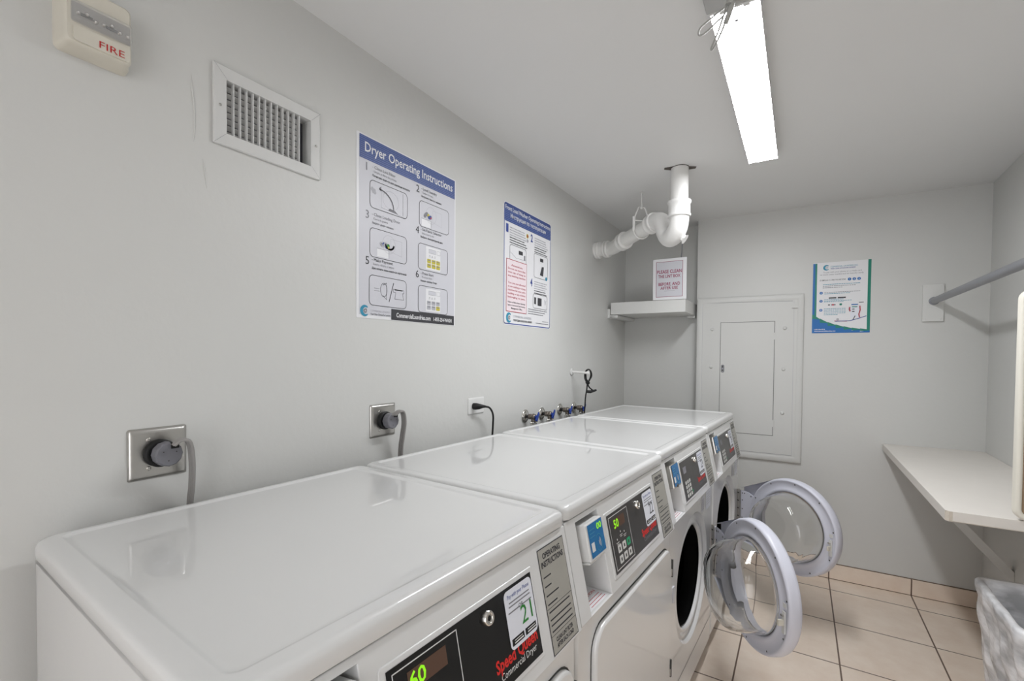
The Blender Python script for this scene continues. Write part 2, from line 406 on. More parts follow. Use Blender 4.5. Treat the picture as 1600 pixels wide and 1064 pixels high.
    # name and sticker
    d.text('Speed Queen', .402, .062, REDLOGO, PF, h=.019, w=.122, bold=.03, z=.0004)
    d.text('Commercial Dryer' if kind == 'dryer' else 'Commercial Washer', .412, .047, WHITEI if num == '21' else INKM, PF, h=.011, w=.105, z=.0004)
    d.build('control_panel', parent)
    d = MB(); d.poly(rr(.446, .076, .530, .170, .010), STICK, PF, .0010)
    d.text('Pay with your Phone', .488, .156, BLUEI, PF, h=.007, w=.066, align='c', z=.0013)
    for i, (a, b) in enumerate(((.458, .519), (.456, .52), (.453, .486), (.494, .522))):
        yy = (.149, .143, .134, .134)[i]; d.stroke([(a, yy), (b, yy)], .0022, INKM, PF, .0013)
    d.text('OR', .490, .132, INK, PF, h=.007, align='c', z=.0013)
    d.text(num, .486, .103, GREENI if num == '21' else INK, PF, h=.030, w=.034, z=.0014)
    d.rect(.451, .082, .487, .093, BLACK, PF, .0013); d.rect(.491, .082, .525, .093, BLACK, PF, .0013)
    for a in (.458, .498):
        d.stroke([(a, .0895), (a+.023, .0895)], .0012, WHITEI, PF, .0016); d.stroke([(a, .0855), (a+.025, .0855)], .0022, WHITEI, PF, .0016)
    d.build('payment_sticker', parent)
    KF = frame(FACE @ Vector((.398, .153, .002)), (0, 1, 0), FV)
    d = MB(); d.lathe([(.0115, 0), (.0115, .007), (.010, .0085), (.0065, .0085), (.0065, .006)], CHROME, KF, 24); d.disc(0, 0, .004, BLACK, KF, .0063)
    d.box((-.001, -.004, .006), (.001, .004, .0066), BLACK, KF)
    d.build('key_lock', parent)
    # instruction plate
    LF = frame(FACE @ Vector((0, 0, .0)), (0, 1, 0), FV)
    d = MB(); d.rect(.568, .006, .668, .200, INK, LF, .0006); d.rect(.5698, .0078, .6662, .1982, SILVER, LF, .0009)
    d.text('OPERATING', .617, .179, INK, LF, h=.0105, w=.068, align='c', z=.0012, bold=.03)
    d.text('INSTRUCTIONS', .617, .164, INK, LF, h=.0105, w=.084, align='c', z=.0012, bold=.03)
    for yy, ln in ((.146, .026), (.129, .022), (.112, .045), (.096, .034)): d.stroke([(.576, yy), (.576+ln, yy)], .0026, INK, LF, .0012)
    for yy in (.082, .068, .058, .047): d.stroke([(.576, yy), (.655, yy)], .0026, INK, LF, .0012)
    for yy in (.089, .040): d.stroke([(.570, yy), (.666, yy)], .0008, INK, LF, .0012)
    d.text('CLEAN LINT FILTER', .617, .026, INK, LF, h=.0075, w=.066, align='c', z=.0012, bold=.03)
    d.text('AFTER EACH LOAD', .617, .015, INK, LF, h=.0075, w=.066, align='c', z=.0012, bold=.03)
    d.build('instruction_plate', parent)

def cabinet(parent, front_hole):
    mb = MB(); x0, xf, z0 = .012, .668, .055; g = .0015
    mb.box((x0, g, z0), (x0+.004, W_-g, .998), ENAMEL)                 # back
    mb.box((x0, g, z0), (xf, g+.004, .998), ENAMEL); mb.box((x0, W_-g-.004, z0), (xf, W_-g, .998), ENAMEL)
    mb.box((x0, g, z0), (xf, W_-g, z0+.004), ENAMEL)
    mb.box((x0, g, .990), (.60, W_-g, .998), ENAMEL)
    mb.box((.03, .03, .018), (.62, W_-.03, z0), RUBBER)                # recessed toe base
    mb.build('cabinet', parent)
    for fx in (.06, .6):
        for fy in (.06, W_-.06):
            MB().lathe([(.022, 0), (.022, .008), (.01, .012), (.01, .03)], RUBBER, Matrix.Translation((fx, fy, 0)), 16).build('foot', parent)

def dryer(y, dx, num, led, label):
    t = thing('dryer', label, 'dryer', row(y, dx), -A_ROW, 'dryers in the machine row')
    cabinet(t, False); lid(t); console(t, num, 'dryer', led)
    # front panel with door opening recess
    mb = MB(); mb.box((.62, .001, .06), (.705, W_-.002, .782), ENAMEL); mb.build('front_panel', t, bevel=.012, seg=4)
    DF = frame((.705, 0, 0), (0, 1, 0), (0, 0, 1))
    mb = MB(); pts = rr(.075, .21, .656, .738, .055, k=6)
    mb.prism(rr(.071, .206, .660, .742, .058, k=6), -.002, .0006, SEAM, DF); mb.build('door_gap', t)
    rings = [[(p[0], p[1], z) for p in rr(.075+i, .21+i, .656-i, .738-i, .055-i, k=6)] for i, z in ((0, 0), (0, .009), (.002, .0115), (.006, .013))]
    mb = MB().loft(rings, ENAMEL, DF); dr = mb.build('door', t)
    for z in (.665, .335):
        MB().box((.705, .6545, z-.028), (.7215, .6605, z+.028), SEAM).box((.712, .652, z-.024), (.7205, .659, z-.002), STEEL).build('hinge', dr)
    return t

def washer(y, dx, num, phi, label, hy=.652):
    t = thing('washing_machine', label, 'washing machine', row(y, dx), -A_ROW, 'front load washers in the machine row')
    cabinet(t, True); lid(t); console(t, num, 'washer', ('', ''))
    XF, cy, cz = .705, .340, .487
    DF = frame((XF, 0, 0), (0, 1, 0), (0, 0, 1))
    mb = MB(); n = 96
    def sq(a, i=0, z=0):      # rectangle border point in direction a
        c, s_ = math.cos(a), math.sin(a); x0, x1, y0, y1 = .003+i, W_-.003-i, .062+i, .780-i
        tt = min(((x1-cy)/c if c > 1e-9 else 1e9), ((x0-cy)/c if c < -1e-9 else 1e9), ((y1-cz)/s_ if s_ > 1e-9 else 1e9), ((y0-cz)/s_ if s_ < -1e-9 else 1e9))
        return (cy+c*tt, cz+s_*tt, z)
    angs = [2*math.pi*i/n for i in range(n)]
    # snap four directions to the corners
    for cx_, cy_ in ((.003, .062), (W_-.003, .062), (.003, .780), (W_-.003, .780)):
        a = math.atan2(cy_-cz, cx_-cy) % (2*math.pi); i = min(range(n), key=lambda k: abs(angs[k]-a)); angs[i] = a
    rings = [[sq(a, 0, -.08) for a in angs], [sq(a, 0, -.010) for a in angs], [sq(a, .003, -.003) for a in angs], [sq(a, .009, 0) for a in angs]]
    circ = lambda r, z: [(cy+r*math.cos(a), cz+r*math.sin(a), z) for a in angs]
    rings.append(circ(.246, 0))
    mb.loft(rings[:4], ENAMEL, DF, True, False, False); mb.loft(rings[3:], ENAMEL, DF, False, False, False)
    mb.loft([circ(.246, 0), circ(.243, -.002), circ(.238, -.012), circ(.232, -.016), circ(.214, -.016), circ(.208, -.010), circ(.200, -.008), circ(.194, -.014), circ(.192, -.04)], ENAMEL, DF, True, False, False)
    mb.build('front_panel', t)
    mb = MB(); mb.loft([circ(.192, -.026), circ(.186, -.020), circ(.180, -.028), circ(.176, -.05), circ(.166, -.06), circ(.166, -.075)], DRUM, DF, True, False, False)
    mb.build('door_gasket', t)
    mb = MB(); mb.loft([circ(.178, -.07), circ(.235, -.10), circ(.235, -.42), circ(.02, -.45)], DRUM, DF, True, False, True)
    mb.build('drum', t)
    # sticker and catch on the front, service panel line
    d = MB(); d.poly(rr(.470, .700, .520, .762, .004), PAPERG, DF, .0006)
    for i in range(6): d.stroke([(.477, .750-i*.008), (.512, .750-i*.008)], .002, INKM, DF, .0009)
    d.build('care_sticker', t)
    d = MB(); d.poly(rr(.548, .690, .640, .772, .012), STICK, DF, .0006)
    for i in range(5): d.stroke([(.562, .755-i*.011), (.626, .755-i*.011)], .002, INKL, DF, .0009)
    d.build('notice_sticker', t)
    MB().prism(rr(.055, .50, .075, .555, .004), -.001, .0035, PAPERG, DF).build('door_catch', t)
    d = MB(); d.rect(.006, .172, W_-.006, .1745, SEAM, DF, .0005); d.build('panel_seam', t)
    # ---- open door, hinge at the origin: s along the door, n through it (outside positive), z up
    c, R = .312, .240
    dd = Vector((math.cos(phi), -math.sin(phi), 0)); nn = Vector((math.sin(phi), math.cos(phi), 0))
    DM = Matrix(((dd.x, nn.x, 0, XF+.012), (dd.y, nn.y, 0, hy), (0, 0, 1, cz), (0, 0, 0, 1)))
    door = bpy.data.objects.new('door', None); COL.objects.link(door); door.parent = t; door.matrix_local = DM; door.empty_display_size = .05
    door['label'] = 'round glass porthole door swung open'
    RM = Matrix(((1, 0, 0, c), (0, 0, -1, 0), (0, 1, 0, 0), (0, 0, 0, 1)))     # lathe z -> -n (inside positive)
    mb = MB(); prof = [(.172, -.008), (.176, .002), (.184, .004), (.190, 0), (.206, -.003), (.224, 0), (.2285, .003), (.233, .003), (.237, -.001), (.2395, -.008), (.240, -.03), (.236, -.041), (.225, -.047), (.185, -.047), (.174, -.040), (.172, -.008)]
    mb.lathe(prof, DOORP, RM, 96, False, False)
    # cap shape reaching back to the hinge
    arc = [(c+.226*math.cos(math.radians(a)), .226*math.sin(math.radians(a))) for a in range(118, 243, 5)]
    poly = [(.004, .118)]+[(c+.238*math.cos(math.radians(118)), .238*math.sin(math.radians(118)))]+arc+[(c+.238*math.cos(math.radians(242)), .238*math.sin(math.radians(242)))]+[(.004, -.118)]
    PM = Matrix(((1, 0, 0, 0), (0, 0, -1, 0), (0, 1, 0, 0), (0, 0, 0, 1)))
    mb.prism(poly, -.040, -.034, DOORP, PM)
    # side walls of the hinge arm
    for sg in (1, -1):
        a, b = poly[0], poly[1]
        mb.add([(a[0], 0, sg*a[1]), (b[0], 0, sg*b[1]), (b[0], .038, sg*b[1]), (a[0], .038, sg*a[1])], [(0,1,2,3)], DOORP)
    for k in range(10):
        a = math.radians(k*36+12); mb.disc(c+.222*math.cos(a), .222*math.sin(a), .0035, SEAM, PM, .0016)
    mb.build('door_frame', door)
    mb = MB(); hp = [(.004, .104), (.050, .104), (.115, .078)]+[(c+.228*math.cos(math.radians(a)), .228*math.sin(math.radians(a))) for a in range(160, 201, 5)]+[(.115, -.078), (.050, -.104), (.004, -.104)]
    mb.prism(hp[::-1], -.014, -.008, DOORP, PM)
    for p in ((.016, .09), (.016, .05), (.016, 0), (.016, -.05), (.016, -.09), (.030, .092), (.072, .085), (.072, -.085)): mb.disc(p[0], p[1], .0035, SEAM, PM, -.0075)
    mb.build('hinge_plate', door)
    mb = MB(); mb.tube([(-.004, .002, -.110), (-.004, .002, .110)], .0045, STEEL, 10); mb.box((-.016, -.001, -.108), (.012, .001, .108), STEEL)
    for k in range(5): mb.box((-.009, -.0035, -.09+k*.044), (.001, .007, -.085+k*.044), SEAM)
    mb.build('hinge', door)
    # glass bowl
    def gp(r, dz, ds, nn_): return [(c+ds+r*math.cos(2*math.pi*i/96), nn_, dz+r*math.sin(2*math.pi*i/96)) for i in range(96)]
    outer = [(.173, 0, 0, .006), (.171, 0, 0, -.012), (.166, -.002, -.001, -.045), (.158, -.005, -.004, -.085), (.150, -.009, -.006, -.108), (.138, -.012, -.008, -.121), (.110, -.016, -.010, -.128), (.05, -.018, -.012, -.131), (.004, -.018, -.012, -.1315)]
    inner = [(r-.008 if r > .02 else .003, a, b, z+(.008 if z < -.1 else 0)) for r, a, b, z in outer][::-1]
    inner = [(max(r, .003), a, b, z) for r, a, b, z in inner]
    mb = MB(); rs = [gp(*p) for p in outer]; mb.loft(rs, GLASS, None, True, False, True)
    rs2 = [gp(*p) for p in inner]; mb.loft(rs2, GLASS, None, True, True, False); mb.loft([rs2[-1], rs[0]], GLASS, None, True, False, False)
    # orient consistently
    o = mb.build('door_glass', door); bm = bmesh.new(); bm.from_mesh(o.data); bmesh.ops.remove_doubles(bm, verts=bm.verts, dist=1e-5); bmesh.ops.recalc_face_normals(bm, faces=bm.faces); bm.to_mesh(o.data); bm.free()
    mb = MB(); LM = Matrix.Translation((c+.207, 0, -.03))
    mb.box((-.007, -.006, -.038), (.007, .0, .038), WHITEP, LM); mb.box((-.004, -.024, -.010), (.004, -.004, .010), CREAM, LM)
    mb.box((-.009, -.004, .020), (.003, -.011, .026), CHROME, LM); mb.box((-.007, -.003, .05), (.008, .0, .066), WHITEP, LM)
    mb.build('latch', door)
    return t

D1 = dryer(.003, 0, '21', ('00', '60'), 'large white dryer nearest the camera at the left end of the row')
D2 = dryer(.694, -.004, '22', ('00', '50'), 'white dryer numbered 22, second in the row beside the first washer')
W1 = washer(1.390, -.015, '23', math.radians(53), 'white front load washer beside dryer 22, its open door hanging nearest the camera')
W2 = washer(2.090, -.017, '24', math.radians(32.5), 'white front load washer at the far end of the row next to the alcove')

def part_at(name, machine, loc, label):
    o = bpy.data.objects.new(name, None); COL.objects.link(o); o.empty_display_size = .05; o.parent = machine; o['label'] = label
    Mw = Matrix.Translation(machine.location) @ Matrix.Rotation(machine.rotation_euler.z, 4, 'Z')
    o.matrix_local = Mw.inverted() @ Matrix.Translation(loc); return o

# ------------------------------------------------------------------ left wall objects
LWF = lambda y, z, x=.0: frame((x, y, z), (0, 1, 0), (0, 0, 1))
# fire alarm
t = thing('fire_alarm', 'cream fire alarm strobe with red FIRE lettering, top left on the wall', 'fire alarm', (0, -.195, 1.95))
M = LWF(0, 0)
mb = MB(); y0, y1, z0, z1 = -.049, .050, -.042, .068
mb.loft([[(p[0], p[1], z) for p in rr(y0+i, z0+i, y1-i, z1-i, .010, k=4)] for i, z in ((-.005, 0), (-.004, .012), (-.001, .018), (.0, .036), (.004, .041))], CREAM, M)
mb.prism(rr(y0+.012, z0+.006, y1-.004, z0+.034, .006), .038, .0435, CREAM, M)
mb.build('housing', t)
MB().text('FIRE', -.001, z0+.010, RED, LWF(0, 0, .0437), h=.0125, w=.038, bold=-.004).build('lettering', t)
mb = MB(); mb.prism(rr(y0+.010, z0+.040, y1-.003, z0+.074, .003), .039, .0415, STEEL, M); mb.box((-.03, .012, .041), (-.010, .016, .044), SEAM, M); mb.box((.010, .010, .041), (.030, .014, .044), SEAM, M)
for k in range(7): mb.lathe([(.004, .041), (.004, .045), (.001, .048)], CHROME, M @ Matrix.Translation((-.030+k*.012, .014+.004*math.sin(k*2), 0)), 8)
mb.build('strobe_reflector', t)
mb = MB(); mb.loft([[(p[0], p[1], z) for p in rr(y0+.009+i, z0+.038+i, y1-.002-i, z0+.076-i, .004, k=3)] for i, z in ((0, .040), (.001, .049), (.004, .052))], LENSP, M, cap0=False)
mb.build('strobe_lens', t)
# air vent
t = thing('air_vent', 'white metal wall register grille between the fire alarm and dryer poster', 'vent', (0, .158, 1.93))
M = LWF(0, 0); a, b, c_, d_ = -.139, .139, -.0915, .0915; ia, ib, ic, id_ = -.110, .111, -.062, .062
mb = MB(); O = [(a, c_), (b, c_), (b, d_), (a, d_)]; I = [(ia, ic), (ib, ic), (ib, id_), (ia, id_)]
mb.loft([[(*p, .0005) for p in O], [(*p, .006) for p in O], [(p[0]*.985, p[1]*.98, .008) for p in O], [(*p, .0065) for p in I], [(*p, -.032) for p in I]], WHITEP, M, False, False, False)
for i in range(4): mb.stroke([O[i], I[i]], .0005, INKM, M, .0095)
for yy in (a+.014, b-.013): mb.lathe([(.003, .007), (.003, .009), (.001, .0095)], STEEL, M @ Matrix.Translation((yy, -.002, 0)), 10)
mb.build('frame', t)
for k in range(12):
    yy = ia+.0185+k*.0155
    MB().add([(yy-.0008, ic, -.008), (yy-.0010, ic, .003), (yy+.0010, ic, .003), (yy+.0012, ic, -.008), (yy-.0008, id_, -.008), (yy-.0010, id_, .003), (yy+.0010, id_, .003), (yy+.0012, id_, -.008)], [(0,3,2,1),(4,5,6,7),(0,1,5,4),(1,2,6,5),(2,3,7,6),(3,0,4,7)], WHITEP, M).build('fin', t)
for k in range(8):
    zz = ic+.004+k*.0152
    MB().add([(ia, zz+.0075, -.014), (ib-.020, zz+.0075, -.014), (ib-.020, zz, -.022), (ia, zz, -.022), (ia, zz+.009, -.014), (ib-.020, zz+.009, -.014), (ib-.020, zz+.0015, -.022), (ia, zz+.0015, -.022)], [(0,3,2,1),(4,5,6,7),(0,1,5,4),(1,2,6,5),(2,3,7,6),(3,0,4,7)], WHITEP, M).build('damper_blade', t)
mb = MB(); mb.add([(*p, -.060) for p in [(ia-.002, ic-.002), (ib+.002, ic-.002), (ib+.002, id_+.002), (ia-.002, id_+.002)]]+[(*p, -.032) for p in [(ia-.002, ic-.002), (ib+.002, ic-.002), (ib+.002, id_+.002), (ia-.002, id_+.002)]], [(0,1,2,3),(0,4,5,1),(1,5,6,2),(2,6,7,3),(3,7,4,0)], INKM, M)
mb.build('duct', t)

def pic_box(d, M, a, b, c, e, r=.014):
    d.stroke(rr(a, b, c, e, r, k=4), .0018, INK, M, .0012, True)
def squig(d, M, u, v, w, m, th=.0035, z=.0012):
    n = max(1, int(w/.011)); x = u
    for i in range(n):
        L = w/n; d.rect(x, v, x+L*random.uniform(.72, .93), v+th, m, M, z); x += L
# dryer poster
PW, PH = .479, .5675
M = LWF(.427, 1.466, .0)
d = MB(); d.prism(rr(0, 0, PW, PH, .004), .0003, .0012, PAPER, M); M = LWF(.427, 1.466, .0010)
d.rect(.010, .010, PW-.006, PH-.008, PAPERG, M, .0005)
d.rect(.011, .492, .473, .563, NAVY, M, .0008)
for i in range(11): d.rect(.011, .4955+i*.0062, .473, .4972+i*.0062, NAVYL, M, .0010)
d.text('Dryer Operating Instructions', .032, .517, PAPER, M, h=.029, w=.426, bold=.012, z=.0014)
TX = [('1', .040, .448, 'Clean Lint Filter', 'Limpie el filtro de pelusas', 'Почистить фильтр для удаления волокон'), ('2', .262, .448, 'Load Laundry', 'Cargue la ropa', 'Загрузить белье в машину'),
      ('3', .038, .300, 'Close Loading Door', 'Cierre la puerta', 'Закрыть дверь машины'), ('4', .260, .304, 'Set Fabric Selector', 'Seleccione la tela', 'Выбрать температурный цикл'),
      ('5', .038, .157, 'Make Payment', 'Inserte dinero o tarjeta', 'Для оплаты пользоваться карточкой'), ('6', .261, .148, 'Press Start', 'Presione inicio', 'Нажать кнопку Старт')]
for n_, u, v, a1, a2, a3 in TX:
    im = INKM if n_ in '13' else INK
    d.text(n_, u-.003, v+.012, im, M, h=.025, z=.0013)
    d.text('- '+a1, u+.022, v+.026, im, M, h=.0095, z=.0013, bold=.0)
    d.text(a2, u+.028, v+.014, INKM, M, h=.0065, z=.0013)
    d.text(a3, u+.022, v+.0005, INK if n_ != '3' else INKM, M, h=.0062, w=min(.165, .0046*len(a3)), z=.0013, bold=.02)
for (a, b, c, e) in ((.052, .350, .215, .436), (.275, .344, .437, .435), (.052, .196, .213, .287), (.270, .191, .432, .284), (.050, .043, .212, .138), (.271, .039, .432, .134)):
    d.poly(rr(a, b, c, e, .014, k=4), PAPERG, M, .0009); pic_box(d, M, a, b, c, e)
z = .0012
# 1 filter picture
d.stroke([(.100, .358), (.100, .428)], .0008, INKL, M, z); d.stroke([(.195, .356), (.195, .430)], .0012, INKM, M, z); d.stroke([(.100, .360), (.203, .352)], .0008, INKM, M, z)
d.stroke([(.140+.035*math.cos(i*.4), .392+.03*math.sin(i*.4)) for i in range(16)], .0008, INKL, M, z, True)
for i in range(5): d.disc(.068+random.uniform(-.008, .010), .408+random.uniform(-.010, .012), .006, INKL, M, z+.0001*i, 8)
d.stroke([(.092+.060*math.sin(i*.157), .364+.052*math.cos(i*.157)) for i in range(11)], .004, INKM, M, z+.0006)
d.poly([(.088, .418), (.097, .426), (.097, .410)], INKM, M, z+.0006); d.poly([(.128, .358), (.172, .356), (.158, .364), (.135, .366)], INKM, M, z)
# 2 / 3 laundry pictures
for ox, oy in ((.285, .352), (.080, .205)):
    d.stroke([(ox+.052+.028*math.cos(i*.35), oy+.042+.030*math.sin(i*.35)) for i in range(18)], .0008, INKL, M, z, True)
    d.stroke([(ox+.060, oy+.02), (ox+.060, oy+.062), (ox+.110, oy+.062), (ox+.110, oy+.012), (ox+.060, oy+.02)], .0008, INKL, M, z)
    d.stroke([(ox, oy+.022), (ox+.052, oy+.022), (ox+.052, oy-.004)], .0008, INKM, M, z)
    d.rect(ox+.002, oy-.004, ox+.050, oy+.020, PAPER, M, z)
    for i in range(9):
        d.disc(ox+.018+i*.0038, oy+.038+random.uniform(-.006, .006), .0065, random.choice([INKM, BLUEI, GREENI, YEL, INKL, INKM]), M, z+.0002+.00005*i, 9)
    d.disc(ox+.050, oy+.032, .004, REDI if ox > .2 else YEL, M, z+.0010, 8)
d.stroke([(.135+.018*math.cos(math.pi+i*.22), .246+.014*math.sin(math.pi+i*.22)) for i in range(15)], .006, INK, M, z+.0008)
# 4 / 6 keypads
for oy, mode in ((.191, 0), (.039, 1)):
    d.rect(.310, oy+.006, .390, oy+.088, PAPER, M, z)
    d.rect(.325, oy+.066, .363, oy+.080, PAPERG, M, z+.0002); d.stroke([(.325, oy+.066), (.363, oy+.066), (.363, oy+.080), (.325, oy+.080)], .0007, INKM, M, z+.0003, True)
    d.stroke([(.370, oy+.066), (.388, oy+.066), (.388, oy+.080), (.370, oy+.080)], .0007, INKM, M, z+.0003, True)
    for i in range(3): d.text('ЛАЛ'[i], .326+i*.014, oy+.050, INKM, M, h=.008, z=z+.0002)
    for i in range(3):
        for j in range(2):
            yel = (mode == 0) or (i == 2 and j == 0)
            mm = YEL if yel else INKL
            d.poly(rr(.316+i*.025, oy+.012+j*.017, .337+i*.025, oy+.027+j*.017, .003), mm, M, z+.0003)
            d.stroke([(.320+i*.025, oy+.022+j*.017), (.333+i*.025, oy+.022+j*.017)], .003, INKM, M, z+.0005)
# 5 payment symbols
d.stroke([(.110+.014*math.cos(i*.35), .096+.022*math.sin(i*.35)) for i in range(18)], .002, INKM, M, z, True)
d.stroke([(.122, .120), (.106, .112), (.122, .120), (.122, .066), (.106, .078)], .0018, INKM, M, z)
for zz in (.098, .090): d.stroke([(.070, zz), (.092, zz)], .0014, INKM, M, z)
d.stroke([(.133, .060), (.153, .124)], .0028, INK, M, z)
d.stroke([(.152, .104), (.200, .104), (.200, .094), (.194, .094), (.199, .072), (.158, .072), (.163, .094), (.152, .094)], .0018, INKM, M, z, True); d.rect(.158, .101, .194, .105, INK, M, z)
# footer
d.rect(.143, .002, .472, .038, INK, M, .0011); d.text('CommercialLaundries.com', .166, .012, PAPER, M, h=.015, w=.170, bold=.02, z=.0014)
d.text('1-855-254-WASH', .352, .012, PAPER, M, h=.013, w=.105, bold=.02, z=.0014)
def swoosh(d, M, u, v, r, z=.0013):
    pts = [(u+r*math.cos(math.radians(a)), v+r*math.sin(math.radians(a))) for a in range(50, 311, 20)]
    pin = [(u+r*.25+r*.62*math.cos(math.radians(a)), v+r*.62*math.sin(math.radians(a))) for a in range(310, 49, -20)]
    n = len(pts)
    for i in range(n-1): d.add([(*pts[i], z), (*pts[i+1], z), (*pin[n-2-i], z), (*pin[n-1-i], z)], [(0,1,2,3)], TEAL, M)
    d.stroke([(u+r*.15+r*.30*math.cos(i*.5), v+r*.30*math.sin(i*.5)) for i in range(13)], r*.16, INKL, M, z+.0002)
swoosh(d, M, .032, .023, .018)
d.text('COMMERCIAL LAUNDRIES', .055, .022, INKL, M, h=.006, w=.082, z=.0013)
d.text('Your Clear Choice For Laundry', .055, .012, INK, M, h=.0058, w=.084, bold=.01, z=.0013)
tag(d.build('dryer_poster'), 'large dryer operating instructions poster with blue title band, taped on the wall', 'poster')

# washer poster
PW, PH = .472, .563
M = LWF(1.254, 1.494, .0)
d = MB(); d.prism(rr(0, 0, PW, PH, .014), .0003, .0012, PAPER, M); M = LWF(1.254, 1.494, .001)
d.stroke(rr(.006, .006, PW-.006, PH-.005, .012), .0045, BLUEI, M, .0008, True)
d.poly(rr(.006, .476, PW-.006, PH-.004, .010), NAVY, M, .0009)
for i in range(8): d.rect(.006, .481+i*.0085, PW-.006, .4835+i*.0085, NAVYL, M, .0011)
d.text('Front Load Washer Operating Instructions', .012, .530, PAPER, M, h=.019, w=.448, bold=.012, z=.0014)
d.text('Инструкция по эксплуатации', .058, .499, PAPER, M, h=.018, w=.350, bold=.012, z=.0014)
for n_, u, v in (('1', .020, .428), ('2', .250, .428), ('4', .250, .208)): d.text(n_, u, v, BLUEI, M, h=.036, w=.02, z=.0013, bold=.03)
for u, v0, w1 in ((.052, .452, .155), (.290, .452, .150), (.290, .232, .150)):
    for i in range(7 if v0 > .4 else 6):
        squig(d, M, u+(.0), v0-i*.0115, w1*random.uniform(.8, 1.0)*(1.15 if i > 4 and u < .1 else 1), INKL if i < 4 else INK, .0042)
d.disc(.218, .447, .011, YEL, M); d.disc(.218, .447, .006, REDI, M, .0016); d.disc(.218, .424, .009, INKL, M, .0013)
for (a, b, c, e) in ((.054, .30, .205, .376), (.286, .257, .434, .377), (.279, .100, .433, .172)): pic_box(d, M, a, b, c, e, .012)
d.rect(.135, .342, .172, .360, INK, M, .0013); d.rect(.185, .322, .196, .345, INKM, M, .0013); d.stroke([(.058, .34), (.11, .32), (.20, .322)], .001, INKM, M, .0013)
d.rect(.350, .345, .385, .362, INK, M, .0013); d.poly([(.350, .275), (.385, .272), (.392, .322), (.370, .320)], INK, M, .0013); d.disc(.42, .264, .010, TEAL, M, .0013)
d.rect(.292, .12, .310, .155, INK, M, .0013); d.rect(.328, .115, .370, .155, INK, M, .0013); d.stroke([(.40, .15), (.41, .125), (.42, .15)], .0015, INKM, M, .0013)
for i in range(3): squig(d, M, .23, .088-i*.011, .20-.02*i, INKM, .004)
d.rect(.024, .062, .212, .307, REDI, M, .0015); d.rect(.027, .065, .209, .304, PINK, M, .0017)
RT = ['Attention:', 'Do not use more than', 'one cap of soap in', 'any washing machine', '', 'You are not allowed', 'to use washing or drying', 'machines for your pet\'s', 'bedding or any clothes', 'belonging to pets.']
for i, s_ in enumerate(RT):
    if s_: d.text(s_, .118, .276-i*.0165, REDI, M, h=.0085, w=min(.160, .0105*len(s_)), align='c', bold=.015, z=.0020)
for i, s_ in enumerate(('Failure to follow these rules may', 'lead to removal of your laundry', 'Management Office')): d.text(s_, .118, .104-i*.014, INK, M, h=.0075, w=min(.160, .006*len(s_)), align='c', bold=.02, z=.0020)
swoosh(d, M, .050, .034, .024)
d.text('COMMERCIAL LAUNDRIES', .088, .038, INKL, M, h=.010, w=.175, z=.0013); d.text('YOUR CLEAR CHOICE FOR LAUNDRY', .090, .020, INK, M, h=.009, w=.180, bold=.03, z=.0013)
squig(d, M, .38, .034, .07, INKL, .004); squig(d, M, .31, .022, .14, INKM, .004)
tag(d.build('washer_poster'), 'smaller front load washer instructions poster with a red bordered notice taped over it', 'poster')

# power outlets of the two dryers
def dryer_outlet(y, z, label, mach, clabel, s=1.0, curve=None):
    t = thing('power_outlet', label, 'power outlet', (0, y, z), 0, 'steel dryer outlets')
    M = LWF(0, 0); h = .0535*s
    MB().loft([[(p[0], p[1], zz) for p in rr(-h+i, -h+i, h-i, h-i, .004, k=3)] for i, zz in ((0, .0003), (0, .002), (.006, .0065), (.010, .007))], STEEL, M).build('wall_plate', t)
    mb = MB(); mb.lathe([(.029, .005), (.029, .018), (.027, .020), (.023, .020)], RUBBER, M, 32); mb.build('receptacle', t)
    for sg in (1, -1):
        k = MB(); k.lathe([(.0045, .006), (.0045, .0085), (.003, .0095)], CHROME, M @ Matrix.Translation((-.019, sg*.030, 0)), 12); k.box((-.0225, sg*.030-.0005, .0088), (-.0155, sg*.030+.0005, .0098), SEAM, M); k.build('screw', t)
    c = part_at('power_cord', mach, (0, y, z), clabel)
    mb = MB(); PMx = M @ Matrix.Translation((.004, .0, 0))
    mb.lathe([(.022, .020), (.023, .022), (.0255, .025), (.0255, .044), (.023, .047)], GREYP, PMx, 12, smooth=False)
    for a in (20, 150, 260): mb.disc(.013*math.cos(math.radians(a)), .013*math.sin(math.radians(a)), .0013, SEAM, PMx, .0475)
    mb.box((.002, .012, .036), (.016, .025, .050), RUBBER, PMx)
    mb.build('plug', c)
    for k in (-1, 0, 1):
        off = Vector((.0070*k, .0022*k, 0))
        pts = [Vector(p)+Vector((off.x, off.y*0, 0)) for p in spline(curve, 8)]
        MB().tube(pts, .0036, CORDG, 10).build('cord_strand', c)
    return t
dryer_outlet(-.093, 1.142, 'steel dryer outlet plate above the nearest dryer with a grey round plug', D1, 'grey ribbed cord and round plug in the outlet above the nearest dryer',
             1, [(.052, .008, .020), (.062, .018, .030), (.060, .034, .022), (.050, .044, -.02), (.034, .050, -.08), (.020, .052, -.14), (.014, .053, -.35)])
dryer_outlet(.534, 1.138, 'steel dryer outlet plate above the second dryer, right of its twin', D2, 'grey cord and round plug in the outlet above the second dryer',
             1, [(.052, .000, .020), (.064, .012, .032), (.062, .030, .026), (.054, .044, -.01), (.040, .050, -.06), (.030, .052, -.12), (.022, .053, -.35)])
